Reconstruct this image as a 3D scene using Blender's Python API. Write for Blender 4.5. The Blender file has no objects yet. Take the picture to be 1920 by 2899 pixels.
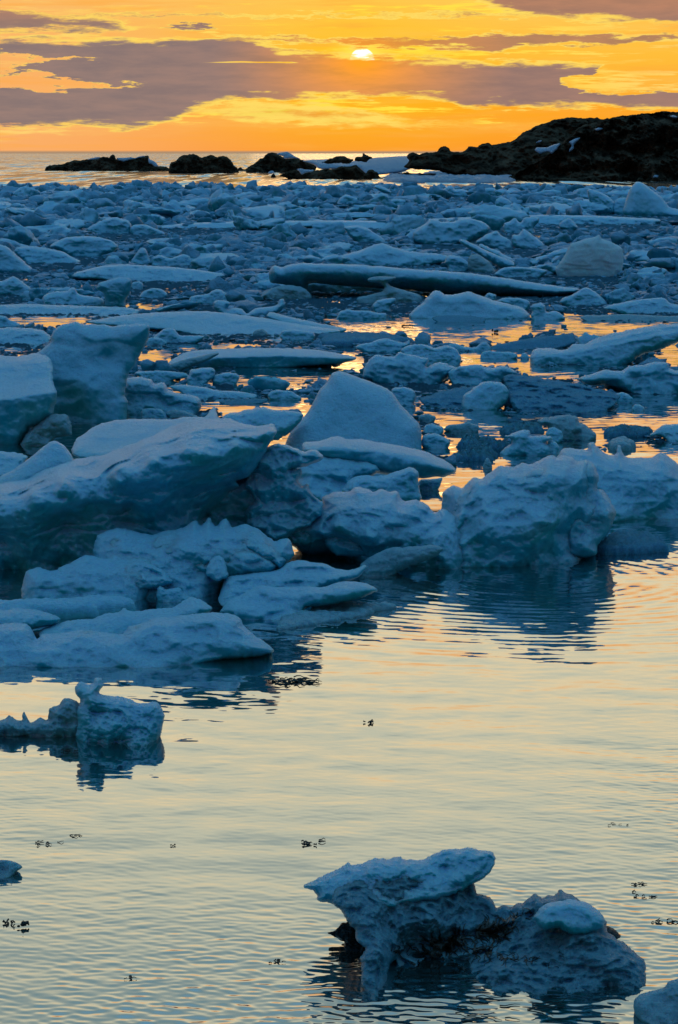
import bpy, math, random
import numpy as np
from mathutils import Vector

# ------------------------------------------------------------------ camera
C = bpy.context.scene.collection
SC = bpy.context.scene
CAM_H = 2.0
F = 7292.0                      # focal length in photograph pixels (1920 wide)
PITCH = math.radians(7.93)
cd = bpy.data.cameras.new('camera')
cam = bpy.data.objects.new('camera', cd); C.objects.link(cam)
cd.sensor_fit = 'HORIZONTAL'
cd.angle = 2*math.atan(960/F)
cd.clip_start = 0.1; cd.clip_end = 60000
cam.location = (0, 0, CAM_H)
cam.rotation_euler = (math.radians(90)-PITCH, 0, 0)
SC.camera = cam
SC.view_settings.view_transform = 'Standard'
SC.view_settings.look = 'None'
SC.view_settings.exposure = 0
SC.view_settings.gamma = 1

CP, SP = math.cos(PITCH), math.sin(PITCH)
def ray(u, v):
    """direction with unit y, for photograph pixel (u, v)"""
    u = np.asarray(u, float); v = np.asarray(v, float)
    xc = (u-960)/F; yc = (1449.5-v)/F
    dy = CP + yc*SP; dz = -SP + yc*CP
    return xc/dy, dz/dy
def ground_y(v, z=0.0):
    _, dz = ray(960, v)
    return (z-CAM_H)/dz
def to_px(x, y, z):
    zc = z-CAM_H
    fwd = y*CP - zc*SP; up = y*SP + zc*CP
    return 960+F*x/fwd, 1449.5-F*up/fwd
def el_of(v):
    return math.degrees(math.atan((1449.5-v)/F)) - 7.93
def az_of(u):
    return math.degrees(math.atan((u-960)/F))

# ------------------------------------------------------------------ node helpers
class G:
    """tiny expression builder over a node tree"""
    def __init__(s, nt): s.nt = nt
    def new(s, t, **k):
        n = s.nt.nodes.new(t)
        for a, b in k.items(): setattr(n, a, b)
        return n
    def put(s, sock, v):
        if hasattr(v, 'links') or isinstance(v, bpy.types.NodeSocket): s.nt.links.new(v, sock)
        else: sock.default_value = v
    def m(s, op, a, b=None, c=None, clamp=False):
        n = s.new('ShaderNodeMath', operation=op, use_clamp=clamp)
        for i, x in enumerate((a, b, c)):
            if x is not None: s.put(n.inputs[i], x)
        return n.outputs[0]
    def vm(s, op, a, b=None, scale=None):
        n = s.new('ShaderNodeVectorMath', operation=op)
        s.put(n.inputs[0], a)
        if b is not None: s.put(n.inputs[1], b)
        if scale is not None: s.put(n.inputs['Scale'], scale)
        return n.outputs[0] if op != 'DOT_PRODUCT' else n.outputs['Value']
    def ss(s, x, lo, hi, a=0.0, b=1.0, kind='SMOOTHSTEP'):
        n = s.new('ShaderNodeMapRange', interpolation_type=kind)
        for i, q in enumerate((x, lo, hi, a, b)): s.put(n.inputs[i], q)
        return n.outputs[0]
    def mix(s, f, a, b, kind='MIX'):
        n = s.new('ShaderNodeMix', data_type='RGBA', blend_type=kind)
        s.put(n.inputs[0], f); s.put(n.inputs[6], a); s.put(n.inputs[7], b)
        return n.outputs[2]
    def noise(s, vec, scale, detail=3, rough=0.5, out=0, dist=0.0):
        n = s.new('ShaderNodeTexNoise')
        s.put(n.inputs['Vector'], vec); n.inputs['Scale'].default_value = scale
        n.inputs['Detail'].default_value = detail; n.inputs['Roughness'].default_value = rough
        n.inputs['Distortion'].default_value = dist
        return n.outputs[out]
    def comb(s, x, y, z=0.0):
        n = s.new('ShaderNodeCombineXYZ')
        for i, q in enumerate((x, y, z)): s.put(n.inputs[i], q)
        return n.outputs[0]
    def sep(s, v):
        n = s.new('ShaderNodeSeparateXYZ'); s.put(n.inputs[0], v); return n.outputs
    def ramp(s, x, stops, interp='LINEAR'):
        n = s.new('ShaderNodeValToRGB'); s.put(n.inputs[0], x)
        cr = n.color_ramp; cr.interpolation = interp
        while len(cr.elements) < len(stops): cr.elements.new(0.5)
        for e, (p, c) in zip(cr.elements, stops): e.position = p; e.color = (*c, 1)
        return n.outputs[0]
    def curve(s, x, pts):
        """piecewise linear y(x), both in 0..1"""
        n = s.new('ShaderNodeFloatCurve'); s.put(n.inputs['Value'], x)
        cv = n.mapping.curves[0]
        while len(cv.points) < len(pts): cv.points.new(0.5, 0.5)
        for p, (a, b) in zip(cv.points, pts):
            p.location = (a, b); p.handle_type = 'VECTOR'
        n.mapping.use_clip = False
        n.mapping.update()
        return n.outputs[0]
def rgb(c): return (*c, 1.0)

# ------------------------------------------------------------------ sky
W = bpy.data.worlds.new('World'); SC.world = W; W.use_nodes = True
nt = W.node_tree; nt.nodes.clear(); g = G(nt)
tc = g.new('ShaderNodeTexCoord')
D = g.vm('NORMALIZE', tc.outputs['Generated'])
dx, dy_, dz = g.sep(D)
R2D = 57.29578
az = g.m('MULTIPLY', g.m('ARCTAN2', dx, dy_), R2D)
el = g.m('MULTIPLY', g.m('ARCSINE', dz), R2D)
elc = g.m('MAXIMUM', el, 0.0)
t = g.m('POWER', g.m('DIVIDE', elc, 90.0), 0.5)
def T(e): return math.sqrt(e/90)
ahead = g.ramp(t, [(T(0), (.98, .30, .030)), (T(1.0), (1.0, .39, .020)), (T(2.2), (1.0, .52, .045)), (T(3.6), (1.0, .60, .11)),
                   (T(5.5), (1.05, .46, .15)), (T(7.5), (1.08, .58, .24)), (T(10.5), (1.05, .86, .54)), (T(15), (.80, .79, .60)),
                   (T(20), (.44, .54, .50)), (T(27), (.26, .43, .47)), (T(42), (.22, .58, .88)), (T(88), (.17, .62, 1.12))])
away = g.ramp(t, [(T(0), (.06, .12, .16)), (T(6), (.03, .085, .13)), (T(20), (.02, .11, .17)), (T(50), (.035, .22, .42)), (T(88), (.17, .62, 1.12))])
absaz = g.m('ABSOLUTE', az)
gz = g.ss(absaz, 9.0, 38.0, 1.0, 0.0)
sky = g.mix(gz, away, ahead)
# rosier towards the left near the horizon, yellower round the sun
SUN_AZ, SUN_EL = az_of(1025), el_of(172)
left = g.m('MULTIPLY', g.ss(az, 0.5, -7.5), g.ss(elc, 6.0, 2.0))
sky = g.mix(g.m('MULTIPLY', left, .85), sky, rgb((.96, .44, .155)))
da = g.m('SUBTRACT', az, SUN_AZ); de = g.m('SUBTRACT', el, SUN_EL)
d2 = g.m('SQRT', g.m('ADD', g.m('MULTIPLY', g.m('MULTIPLY', da, da), .35), g.m('MULTIPLY', de, de)))
near_sun = g.m('POWER', g.ss(d2, 3.2, 0.0, kind='LINEAR'), 2.0)
sky = g.mix(g.m('MULTIPLY', near_sun, .8), sky, rgb((1.0, .56, .004)))
# clouds: coordinates in degrees
AZ0, AZ1, EL1 = -12.0, 12.0, 5.0
ax = g.ss(az, AZ0, AZ1, kind='LINEAR')
cv = g.comb(g.m('MULTIPLY', az, 1.0), g.m('MULTIPLY', el, 5.0), 0.0)
n1 = g.m('SUBTRACT', g.noise(cv, 0.9, 5, .6), .5)
cv2 = g.comb(g.m('MULTIPLY', az, .55), g.m('MULTIPLY', el, 3.6), 2.0)
n2 = g.m('SUBTRACT', g.noise(cv2, 2.4, 7, .62), .5)
elw = g.m('ADD', el, g.m('ADD', g.m('MULTIPLY', n1, .35), g.m('MULTIPLY', n2, .55)))
def cpts(pts):
    q = [((az_of(u)-AZ0)/(AZ1-AZ0), el_of(v)/EL1) for u, v in pts]
    return [(0.0, q[0][1])] + q + [(1.0, q[-1][1])]
def J(pts): return [(x*.6122, y*.6122) for x, y in pts]
def K(pts): return [(960+x*.6122, y*.6122) for x, y in pts]
def band(top, bot, soft=.10, e=elw):
    a = g.m('SUBTRACT', g.m('MULTIPLY', g.curve(ax, cpts(top)), EL1), e)
    b = g.m('SUBTRACT', e, g.m('MULTIPLY', g.curve(ax, cpts(bot)), EL1))
    return g.m('MULTIPLY', g.ss(a, -soft, soft), g.ss(b, -soft, soft))
main = band(J([(0, 183), (400, 196), (850, 186), (1000, 170), (1120, 172), (1330, 236), (1568, 252)])+K([(100, 262), (480, 280), (750, 296), (1080, 296), (1195, 316), (1400, 330), (1568, 330)]),
            J([(0, 577), (400, 580), (700, 582), (790, 560), (890, 510), (1000, 470), (1150, 455), (1568, 447)])+K([(200, 442), (480, 445), (560, 485), (1000, 488), (1568, 496)]))
gapA = band(J([(0, 240), (250, 262), (470, 273), (500, 276)])+K([(0, 276)]), J([(0, 334), (120, 312), (250, 288), (450, 277), (500, 270)])+K([(0, 270)]), .02)
gapB = band(J([(0, 330), (135, 330), (260, 352), (450, 378), (655, 390), (700, 392)])+K([(0, 392)]), J([(0, 428), (300, 405), (500, 396), (655, 391), (700, 386)])+K([(0, 386)]), .02)
gapC = band(J([(0, 292), (920, 292), (1100, 284), (1350, 285), (1390, 291)])+K([(0, 295)]), J([(0, 288), (920, 288), (1350, 291), (1390, 288)])+K([(0, 288)]), .012,
            g.m('ADD', el, g.m('MULTIPLY', n2, .03)))
gapR = band(K([(0, 400), (1000, 400), (1020, 366), (1160, 350), (1205, 314), (1250, 296), (1568, 290)]), K([(0, 380), (1000, 380), (1080, 412), (1230, 428), (1568, 436)]), .03)
gaps = g.m('MAXIMUM', g.m('MAXIMUM', gapA, gapB), g.m('MAXIMUM', gapC, gapR))
main = g.m('MULTIPLY', main, g.m('SUBTRACT', 1.0, gaps))
s1 = band(J([(0, 58), (180, 66), (300, 80), (560, 96), (640, 130), (720, 135)])+K([(0, 150)]), J([(0, 132), (300, 130), (470, 140), (600, 128), (720, 118)])+K([(0, 100)]))
s1b = band(J([(0, 150), (700, 140), (800, 116), (950, 116), (1020, 132)])+K([(0, 150)]), J([(0, 120), (700, 120), (800, 134), (1000, 136), (1030, 126)])+K([(0, 100)]), .03)
s2 = band(J([(0, 220), (880, 200), (1000, 170), (1300, 172)])+K([(0, 180), (350, 180), (600, 166), (900, 158), (1200, 166), (1568, 172)]),
          J([(0, 200), (880, 180), (1000, 184), (1568, 196)])+K([(0, 206), (400, 220), (720, 236), (860, 208), (1200, 204), (1568, 192)]), .05)
s3 = band([(0, -80), (1340, -60), (1920, -60)], K([(0, -90), (560, -60), (650, 4), (760, 44), (900, 74), (1200, 90), (1568, 104)]))
s4 = g.m('MULTIPLY', band(K([(0, 64), (480, 64), (700, 62), (900, 70), (1100, 90)]), K([(0, 76), (480, 76), (850, 82), (1100, 84)]), .04), .6)
s5 = g.m('MULTIPLY', band(J([(0, 470), (950, 505), (1100, 480), (1568, 500)])+K([(0, 505), (300, 560), (600, 580)]), J([(0, 460), (950, 520), (1100, 545), (1568, 575)])+K([(0, 580), (200, 570), (600, 575)]), .12), .35)
deck = g.m('MAXIMUM', g.m('MAXIMUM', main, g.m('MAXIMUM', s1, s2)), g.m('MAXIMUM', g.m('MAXIMUM', s3, s1b), g.m('MAXIMUM', s4, s5)))
# thin bright streaks of high cloud, lit from behind
wv = g.comb(g.m('MULTIPLY', az, .55), g.m('MULTIPLY', el, 7.5), 3.0)
wn = g.noise(wv, .85, 7, .66)
wz = g.m('MAXIMUM', band(J([(0, 140), (600, 80), (1100, 120), (1568, 140)])+K([(0, 160), (700, 130), (1568, 120)]), J([(0, 250), (900, 200), (1150, 260)])+K([(0, 270), (600, 285), (1000, 300), (1568, 250)]), .25),
         band(J([(0, 600), (850, 500), (1568, 440)])+K([(0, 430), (500, 430), (800, 600)]), J([(0, 640), (900, 560), (1568, 560)])+K([(0, 560), (500, 520), (800, 620)]), .12))
wz = g.m('MAXIMUM', wz, band(K([(0, -30), (200, 30), (600, -10), (1568, 60)]), K([(0, 40), (300, 90), (900, 110), (1568, 130)]), .2))
wz = g.m('MAXIMUM', wz, band(K([(0, 290), (1000, 290), (1200, 310), (1568, 320)]), K([(0, 300), (1000, 370), (1200, 430), (1568, 440)]), .15))
wsp = g.m('MULTIPLY', g.m('MULTIPLY', g.ss(wn, .50, .60), wz), .95)
sky = g.mix(wsp, sky, g.mix(g.ss(d2, 5.0, 1.0), rgb((1.0, .66, .17)), rgb((1.0, .78, .06))))
wsp2 = g.m('MULTIPLY', g.ss(g.noise(wv, .35, 5, .6), .48, .7), g.ss(el, 3.6, 1.6, .10, .20))
sky = g.mix(wsp2, sky, rgb((1.0, .62, .17)))
wsp3 = g.m('MULTIPLY', g.ss(g.noise(g.comb(g.m('MULTIPLY', az, .4), g.m('MULTIPLY', el, 6), 11.0), .8, 6, .6), .5, .72), g.ss(el, 4.2, 3.4, .0, .55))
sky = g.mix(wsp3, sky, rgb((1.0, .40, .05)))
# sun disc above the cloud bank
disc = g.ss(g.m('SQRT', g.m('ADD', g.m('MULTIPLY', da, da), g.m('MULTIPLY', de, de))), .285, .255)
sky = g.mix(g.m('POWER', g.ss(d2, .62, .2, kind='LINEAR'), 2.0), sky, rgb((1.3, .85, .10)))
sky = g.mix(disc, sky, rgb((1.5, 1.4, 1.15)))
# cloud colour: dusky mauve, glowing orange close to the sun, bright at ragged rims
glow = g.m('POWER', g.ss(d2, 2.0, .1, kind='LINEAR'), 1.5)
ccol = g.mix(g.ss(az, 4.5, -6.5), rgb((.31, .185, .155)), rgb((.255, .185, .175)))
ccol = g.mix(g.m('MULTIPLY', g.ss(el, 2.4, 3.3), .55), ccol, rgb((.50, .22, .10)))
ccol = g.mix(g.m('MULTIPLY', g.m('ADD', .5, n1), .22), ccol, rgb((.50, .28, .18)))
ccol = g.mix(g.ss(s2, 0.0, 1.0, 0.0, .45), ccol, rgb((.62, .27, .06)))
ccol = g.mix(glow, ccol, rgb((1.0, .36, .02)))
tex = g.noise(g.comb(g.m('MULTIPLY', az, .8), g.m('MULTIPLY', el, 4.5), 7.0), 1.1, 8, .62)
fr_ = g.m('MULTIPLY', g.m('MULTIPLY', g.ss(deck, .0, .3), g.ss(deck, .55, .3)), g.ss(tex, .3, .55))
rim = g.m('MULTIPLY', g.m('MULTIPLY', g.m('MULTIPLY', deck, g.m('SUBTRACT', 1.0, deck)), 4.0), g.ss(d2, 6.0, .5, .35, .95))
ccol = g.mix(g.ss(tex, .35, .75, 0, .40), ccol, g.mix(1.0, ccol, rgb((1.5, 1.28, 1.12)), 'MULTIPLY'))
ccol = g.mix(g.ss(tex, .55, .25, 0, .35), ccol, g.mix(1.0, ccol, rgb((.72, .78, .92)), 'MULTIPLY'))
sky = g.mix(g.ss(deck, .12, .95), sky, ccol)
sky = g.mix(g.m('MULTIPLY', rim, g.ss(tex, .35, .6)), sky, rgb((1.0, .68, .11)))
sky = g.mix(g.m('MULTIPLY', fr_, g.ss(d2, 7, 1, .3, .9)), sky, rgb((1.0, .72, .13)))
# greyish band of sea haze right on the horizon
sky = g.mix(g.ss(el, .075, .02), sky, rgb((.42, .27, .16)))
# below the horizon (only ever seen by stray rays)
sky = g.mix(g.ss(el, 0.0, -1.5), sky, rgb((.03, .05, .07)))
# a little of the physical twilight sky overhead
nis = g.new('ShaderNodeTexSky', sky_type='NISHITA')
nis.sun_disc = False; nis.sun_elevation = math.radians(2.2); nis.sun_rotation = math.radians(SUN_AZ)
nis.ozone_density = 2.0
add = g.mix(g.ss(el, 12, 40), rgb((0, 0, 0)), nis.outputs[0])
bg = g.new('ShaderNodeBackground'); bg.inputs[1].default_value = 1.0
nt.links.new(sky, bg.inputs[0])
bg2 = g.new('ShaderNodeBackground'); bg2.inputs[1].default_value = 0.05
nt.links.new(add, bg2.inputs[0])
ads = g.new('ShaderNodeAddShader'); nt.links.new(bg.outputs[0], ads.inputs[0]); nt.links.new(bg2.outputs[0], ads.inputs[1])
wo = g.new('ShaderNodeOutputWorld'); nt.links.new(ads.outputs[0], wo.inputs[0])
W.cycles.sampling_method = 'MANUAL'; W.cycles.sample_map_resolution = 1024

# low sun, half behind the bank of cloud
sl = bpy.data.lights.new('sun', 'SUN'); sl.energy = 0.012; sl.angle = math.radians(5.0); sl.color = (1.0, .60, .30)
so = bpy.data.objects.new('sun', sl); C.objects.link(so)
sd = Vector((math.sin(math.radians(SUN_AZ))*math.cos(math.radians(2.3)), math.cos(math.radians(SUN_AZ))*math.cos(math.radians(2.3)), math.sin(math.radians(2.3))))
so.rotation_euler = sd.to_track_quat('Z', 'Y').to_euler()
so.location = (0, 50, 30)

# ------------------------------------------------------------------ numpy noise
def _h(ix, iy, iz, seed):
    with np.errstate(over='ignore'):
        h = (ix.astype(np.uint32)*np.uint32(374761393) + iy.astype(np.uint32)*np.uint32(668265263)
             + iz.astype(np.uint32)*np.uint32(2147483647) + np.uint32(seed*144665 & 0xffffffff))
        h = (h ^ (h >> np.uint32(13)))*np.uint32(1274126177)
        h = h ^ (h >> np.uint32(16))
        h = (h*np.uint32(2246822519)) ^ (h >> np.uint32(11))
    return (h & np.uint32(0xffff)).astype(np.float64)/32767.5 - 1
def vnoise(P, seed=0):
    i = np.floor(P).astype(np.int64); f = P-i
    f = f*f*f*(f*(f*6-15)+10)
    i = i + 100000
    r = 0
    for a in (0, 1):
        wa = f[:, 0] if a else 1-f[:, 0]
        for b in (0, 1):
            wb = f[:, 1] if b else 1-f[:, 1]
            for c in (0, 1):
                wc = f[:, 2] if c else 1-f[:, 2]
                r = r + wa*wb*wc*_h(i[:, 0]+a, i[:, 1]+b, i[:, 2]+c, seed)
    return r
ROT = np.array([[.36, .48, -.8], [-.8, .6, 0], [.48, .64, .6]])
def fbm(P, octaves=4, seed=0, gain=.5, billow=False):
    r = 0; a = 1; s = 0
    for o in range(octaves):
        n = vnoise(P, seed+o*7)
        if billow and o < 3: n = np.sqrt(n*n+.004)*2-.75
        r = r + a*n; s += a; a *= gain; P = (P@ROT.T)*2.03+11.3
    return r/s

# ------------------------------------------------------------------ linking
def link(name, verts, faces, mat, parent=None, smooth=True, mats=None):
    me = bpy.data.meshes.new(name)
    verts = np.asarray(verts, np.float32)
    me.vertices.add(len(verts)); me.vertices.foreach_set('co', verts.ravel())
    if isinstance(faces, np.ndarray):
        k = faces.shape[1]; nf = len(faces)
        me.loops.add(nf*k); me.loops.foreach_set('vertex_index', faces.astype(np.int32).ravel())
        me.polygons.add(nf); me.polygons.foreach_set('loop_start', np.arange(0, nf*k, k, dtype=np.int32))
        me.update(calc_edges=True)
        me.validate()
    else:
        me.clear_geometry(); me.from_pydata([tuple(v) for v in verts], [], faces)
    if smooth: me.polygons.foreach_set('use_smooth', np.ones(len(me.polygons), bool))
    me.materials.append(mat)
    o = bpy.data.objects.new(name, me); C.objects.link(o)
    if parent is not None: o.parent = parent
    return o
def tag(o, label=None, cat=None, group=None, kind=None):
    if label: o['label'] = label
    if cat: o['category'] = cat
    if group: o['group'] = group
    if kind: o['kind'] = kind
    return o
def thing(name, loc):
    o = bpy.data.objects.new(name, None); o.empty_display_size = .1
    o.location = loc; C.objects.link(o); return o

# ------------------------------------------------------------------ materials
def material(name):
    m = bpy.data.materials.new(name); m.use_nodes = True
    n = m.node_tree; n.nodes.clear(); q = G(n)
    p = q.new('ShaderNodeBsdfPrincipled'); o = q.new('ShaderNodeOutputMaterial')
    n.links.new(p.outputs[0], o.inputs[0])
    return m, q, p
def ice_material(name, snow=(.46, .76, .96), ice=(.008, .34, .44), clear=(.02, .34, .33), bump=1.0, bscale=1.0, rand=False, sss=.6, snow_lit_lo=-.25, snow_lit_hi=.85, spec=.4, rlo=.3, sscale=.08):
    m, q, p = material(name)
    geo = q.new('ShaderNodeNewGeometry'); pos = geo.outputs['Position']
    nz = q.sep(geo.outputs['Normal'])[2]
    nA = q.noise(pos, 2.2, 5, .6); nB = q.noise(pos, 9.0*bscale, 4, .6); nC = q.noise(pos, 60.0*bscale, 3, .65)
    f = q.ss(q.m('ADD', nz, q.m('MULTIPLY', q.m('SUBTRACT', nB, .5), .35)), snow_lit_lo, snow_lit_hi)  # upward sides paler: lying snow, plus sky light on tops put into colour
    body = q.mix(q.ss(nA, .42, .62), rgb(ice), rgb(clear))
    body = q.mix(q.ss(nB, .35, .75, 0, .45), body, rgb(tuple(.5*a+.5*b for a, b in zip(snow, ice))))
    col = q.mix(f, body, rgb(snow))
    col = q.mix(q.ss(nC, .35, .65, 0, .35*bump), col, q.mix(1.0, col, rgb((.72, .74, .78)), 'MULTIPLY'))
    if rand:
        r = geo.outputs['Random Per Island']
        col = q.mix(q.ss(r, 0, 1, 0, .55), col, q.mix(1.0, col, rgb((.38, .50, .56)), 'MULTIPLY'))
    n = q.nt
    n.links.new(col, p.inputs['Base Color'])
    q.put(p.inputs['Roughness'], q.ss(f, 0, 1, rlo, max(rlo, .42), 'LINEAR'))
    p.inputs['IOR'].default_value = 1.31
    p.inputs['Specular IOR Level'].default_value = spec
    if sss:
        p.inputs['Subsurface Weight'].default_value = sss
        p.inputs['Subsurface Radius'].default_value = (.18, .75, 1.0)
        p.inputs['Subsurface Scale'].default_value = sscale
    h = q.m('ADD', q.m('MULTIPLY', nC, .75), q.m('MULTIPLY', q.noise(pos, 24*bscale, 6, .7), 1.0))
    b = q.new('ShaderNodeBump'); q.put(b.inputs['Strength'], q.ss(nz, -.1, .6, .18*bump, 1.0*bump)); b.inputs['Distance'].default_value = .055/bscale
    n.links.new(h, b.inputs['Height']); n.links.new(b.outputs[0], p.inputs['Normal'])
    return m
M_ICE = ice_material('glacier_ice')
M_GRAN = ice_material('granular_ice', snow=(.26, .54, .74), ice=(.03, .24, .36), clear=(.03, .19, .24), bump=2.2, bscale=1.3, spec=.1, rlo=.7)
M_DIRTY = ice_material('clear_grey_ice', snow=(.40, .58, .66), ice=(.10, .30, .34), clear=(.09, .25, .21), bump=1.3, spec=.2, rlo=.5)
M_RUB = ice_material('packed_ice', snow=(.36, .68, .92), ice=(.03, .32, .43), clear=(.05, .32, .33), bscale=.6, rand=True, sss=0, snow_lit_lo=-.15)
M_PALE = ice_material('pale_bubbly_ice', snow=(.74, .84, .88), ice=(.55, .68, .74), clear=(.45, .60, .62), sss=.6, rlo=.5)
M_GLASS = ice_material('wet_glassy_ice', snow=(.30, .54, .66), ice=(.05, .22, .28), clear=(.04, .13, .14), bump=1.6, spec=.5, rlo=.2, sss=.5)
M_SLUSH = ice_material('brash_ice', snow=(.20, .44, .60), ice=(.02, .14, .20), clear=(.015, .06, .08), bump=2, sss=0, snow_lit_lo=.3, snow_lit_hi=1.0, spec=.0, rlo=.9)
M_SNOW = ice_material('shore_snow', snow=(.62, .68, .85), ice=(.45, .52, .68), clear=(.40, .48, .62), bscale=.1, sss=0)
def rock_material():
    m, q, p = material('dark_rock')
    geo = q.new('ShaderNodeNewGeometry'); pos = geo.outputs['Position']
    a = q.noise(pos, .8, 8, .65); b = q.noise(pos, .12, 4, .6)
    col = q.mix(q.ss(a, .35, .7), rgb((.03, .019, .014)), rgb((.19, .11, .07)))
    col = q.mix(q.ss(b, .5, .7, 0, .6), col, rgb((.075, .042, .022)))
    q.nt.links.new(col, p.inputs['Base Color']); p.inputs['Roughness'].default_value = .8
    p.inputs['Specular IOR Level'].default_value = .0
    bp = q.new('ShaderNodeBump'); bp.inputs['Strength'].default_value = 1.0; bp.inputs['Distance'].default_value = .5
    q.nt.links.new(q.noise(pos, 1.1, 8, .7), bp.inputs['Height']); q.nt.links.new(bp.outputs[0], p.inputs['Normal'])
    return m
M_ROCK = rock_material()
def kelp_material():
    m, q, p = material('wet_kelp')
    geo = q.new('ShaderNodeNewGeometry')
    q.nt.links.new(q.mix(q.noise(geo.outputs['Position'], 40), rgb((.006, .005, .003)), rgb((.03, .018, .008))), p.inputs['Base Color'])
    p.inputs['Roughness'].default_value = .35
    return m
M_KELP = kelp_material()
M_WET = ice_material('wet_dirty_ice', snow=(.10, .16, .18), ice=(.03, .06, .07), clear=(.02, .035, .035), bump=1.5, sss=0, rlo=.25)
# ------------------------------------------------------------------ water
def water_material():
    m = bpy.data.materials.new('sea_water'); m.use_nodes = True
    n = m.node_tree; n.nodes.clear(); q = G(n)
    geo = q.new('ShaderNodeNewGeometry'); pos = geo.outputs['Position']
    x, y, z = q.sep(pos)
    def slopes(sx, sy, scale, detail, off):
        c = q.noise(q.comb(q.m('MULTIPLY', x, sx), q.m('MULTIPLY', y, sy), off), scale, detail, .55, out=1)
        return q.vm('SUBTRACT', c, (.5, .5, .5))
    # fine ripples near, ripples in the pools, choppy open sea far out
    a_near = q.ss(y, 5, 15, .05, .16)
    a_near = q.m('MULTIPLY', a_near, q.ss(y, 14, 60, 1.0, .8))
    a_far = q.ss(y, 115, 160, 0.0, 2.4)
    s1 = q.vm('SCALE', slopes(.75, 1.6, 9.0, 3, 0.0), scale=a_near)
    s2 = q.vm('SCALE', slopes(.55, 1.0, 2.6, 3, 5.0), scale=q.m('MULTIPLY', a_near, .6))
    s3 = q.vm('SCALE', slopes(.9, .045, 1.0, 4, 9.0), scale=a_far)
    s4 = q.vm('SCALE', slopes(.12, .02, 1.0, 3, 4.0), scale=q.m('MULTIPLY', a_far, .5))
    s = q.vm('ADD', q.vm('ADD', s1, s2), q.vm('ADD', s3, s4))
    sx_, sy_, _ = q.sep(s)
    sl = q.comb(q.m('MULTIPLY', sx_, .6), sy_, 0.0)
    nn = q.vm('NORMALIZE', q.vm('SUBTRACT', geo.outputs['Normal'], sl))
    body = q.new('ShaderNodeBsdfDiffuse'); body.inputs[0].default_value = (.010, .022, .020, 1)
    gl = q.new('ShaderNodeBsdfGlossy'); gl.inputs['Roughness'].default_value = .03
    q.put(gl.inputs['Roughness'], q.ss(y, 100, 180, .02, .10))
    gl.inputs[0].default_value = (.96, .98, .98, 1)
    n.links.new(nn, gl.inputs['Normal'])
    fr = q.new('ShaderNodeFresnel'); fr.inputs['IOR'].default_value = 1.34
    n.links.new(nn, fr.inputs['Normal'])
    fac = q.m('POWER', fr.outputs[0], .30, clamp=True)
    mx = q.new('ShaderNodeMixShader'); n.links.new(fac, mx.inputs[0])
    n.links.new(body.outputs[0], mx.inputs[1]); n.links.new(gl.outputs[0], mx.inputs[2])
    o = q.new('ShaderNodeOutputMaterial'); n.links.new(mx.outputs[0], o.inputs[0])
    return m
M_WATER = water_material()

def wave_tile(n=1400, size=6.0, seed=4):
    """periodic height field with short directional ripples (metres, rms about 1)"""
    rng = np.random.default_rng(seed)
    k = np.fft.fftfreq(n, size/n)*2*np.pi
    kx, ky = np.meshgrid(k, k, indexing='ij')
    kk = np.sqrt(kx*kx+ky*ky)+1e-9
    th = np.arctan2(ky, kx)
    out = []
    for lam, spread, dirs in ((.034, 1.1, (56, 98)), (.072, 1.0, (60, 106)), (.30, .6, (90, 70))):
        k0 = 2*np.pi/lam
        sp = np.exp(-((np.log(kk/k0))/.32)**2)/kk
        dd = sum(np.exp(-((np.angle(np.exp(1j*(th-math.radians(d)))))/(.22+.2*spread))**2) for d in dirs)
        ph = rng.normal(size=(n, n))+1j*rng.normal(size=(n, n))
        h = np.real(np.fft.ifft2(sp*dd*ph))
        gy = np.gradient(h, size/n, axis=1)
        out.append(h/gy.std())            # unit rms slope in y
    return out
TILES = wave_tile()
def tile(k, x, y, size=6.0, n=1400):
    a = (x/size*n) % n; b = (y/size*n) % n
    i = a.astype(int) % n; j = b.astype(int) % n; fa = a-np.floor(a); fb = b-np.floor(b)
    H = TILES[k]; i1 = (i+1) % n; j1 = (j+1) % n
    return H[i, j]*(1-fa)*(1-fb)+H[i1, j]*fa*(1-fb)+H[i, j1]*(1-fa)*fb+H[i1, j1]*fa*fb
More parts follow.
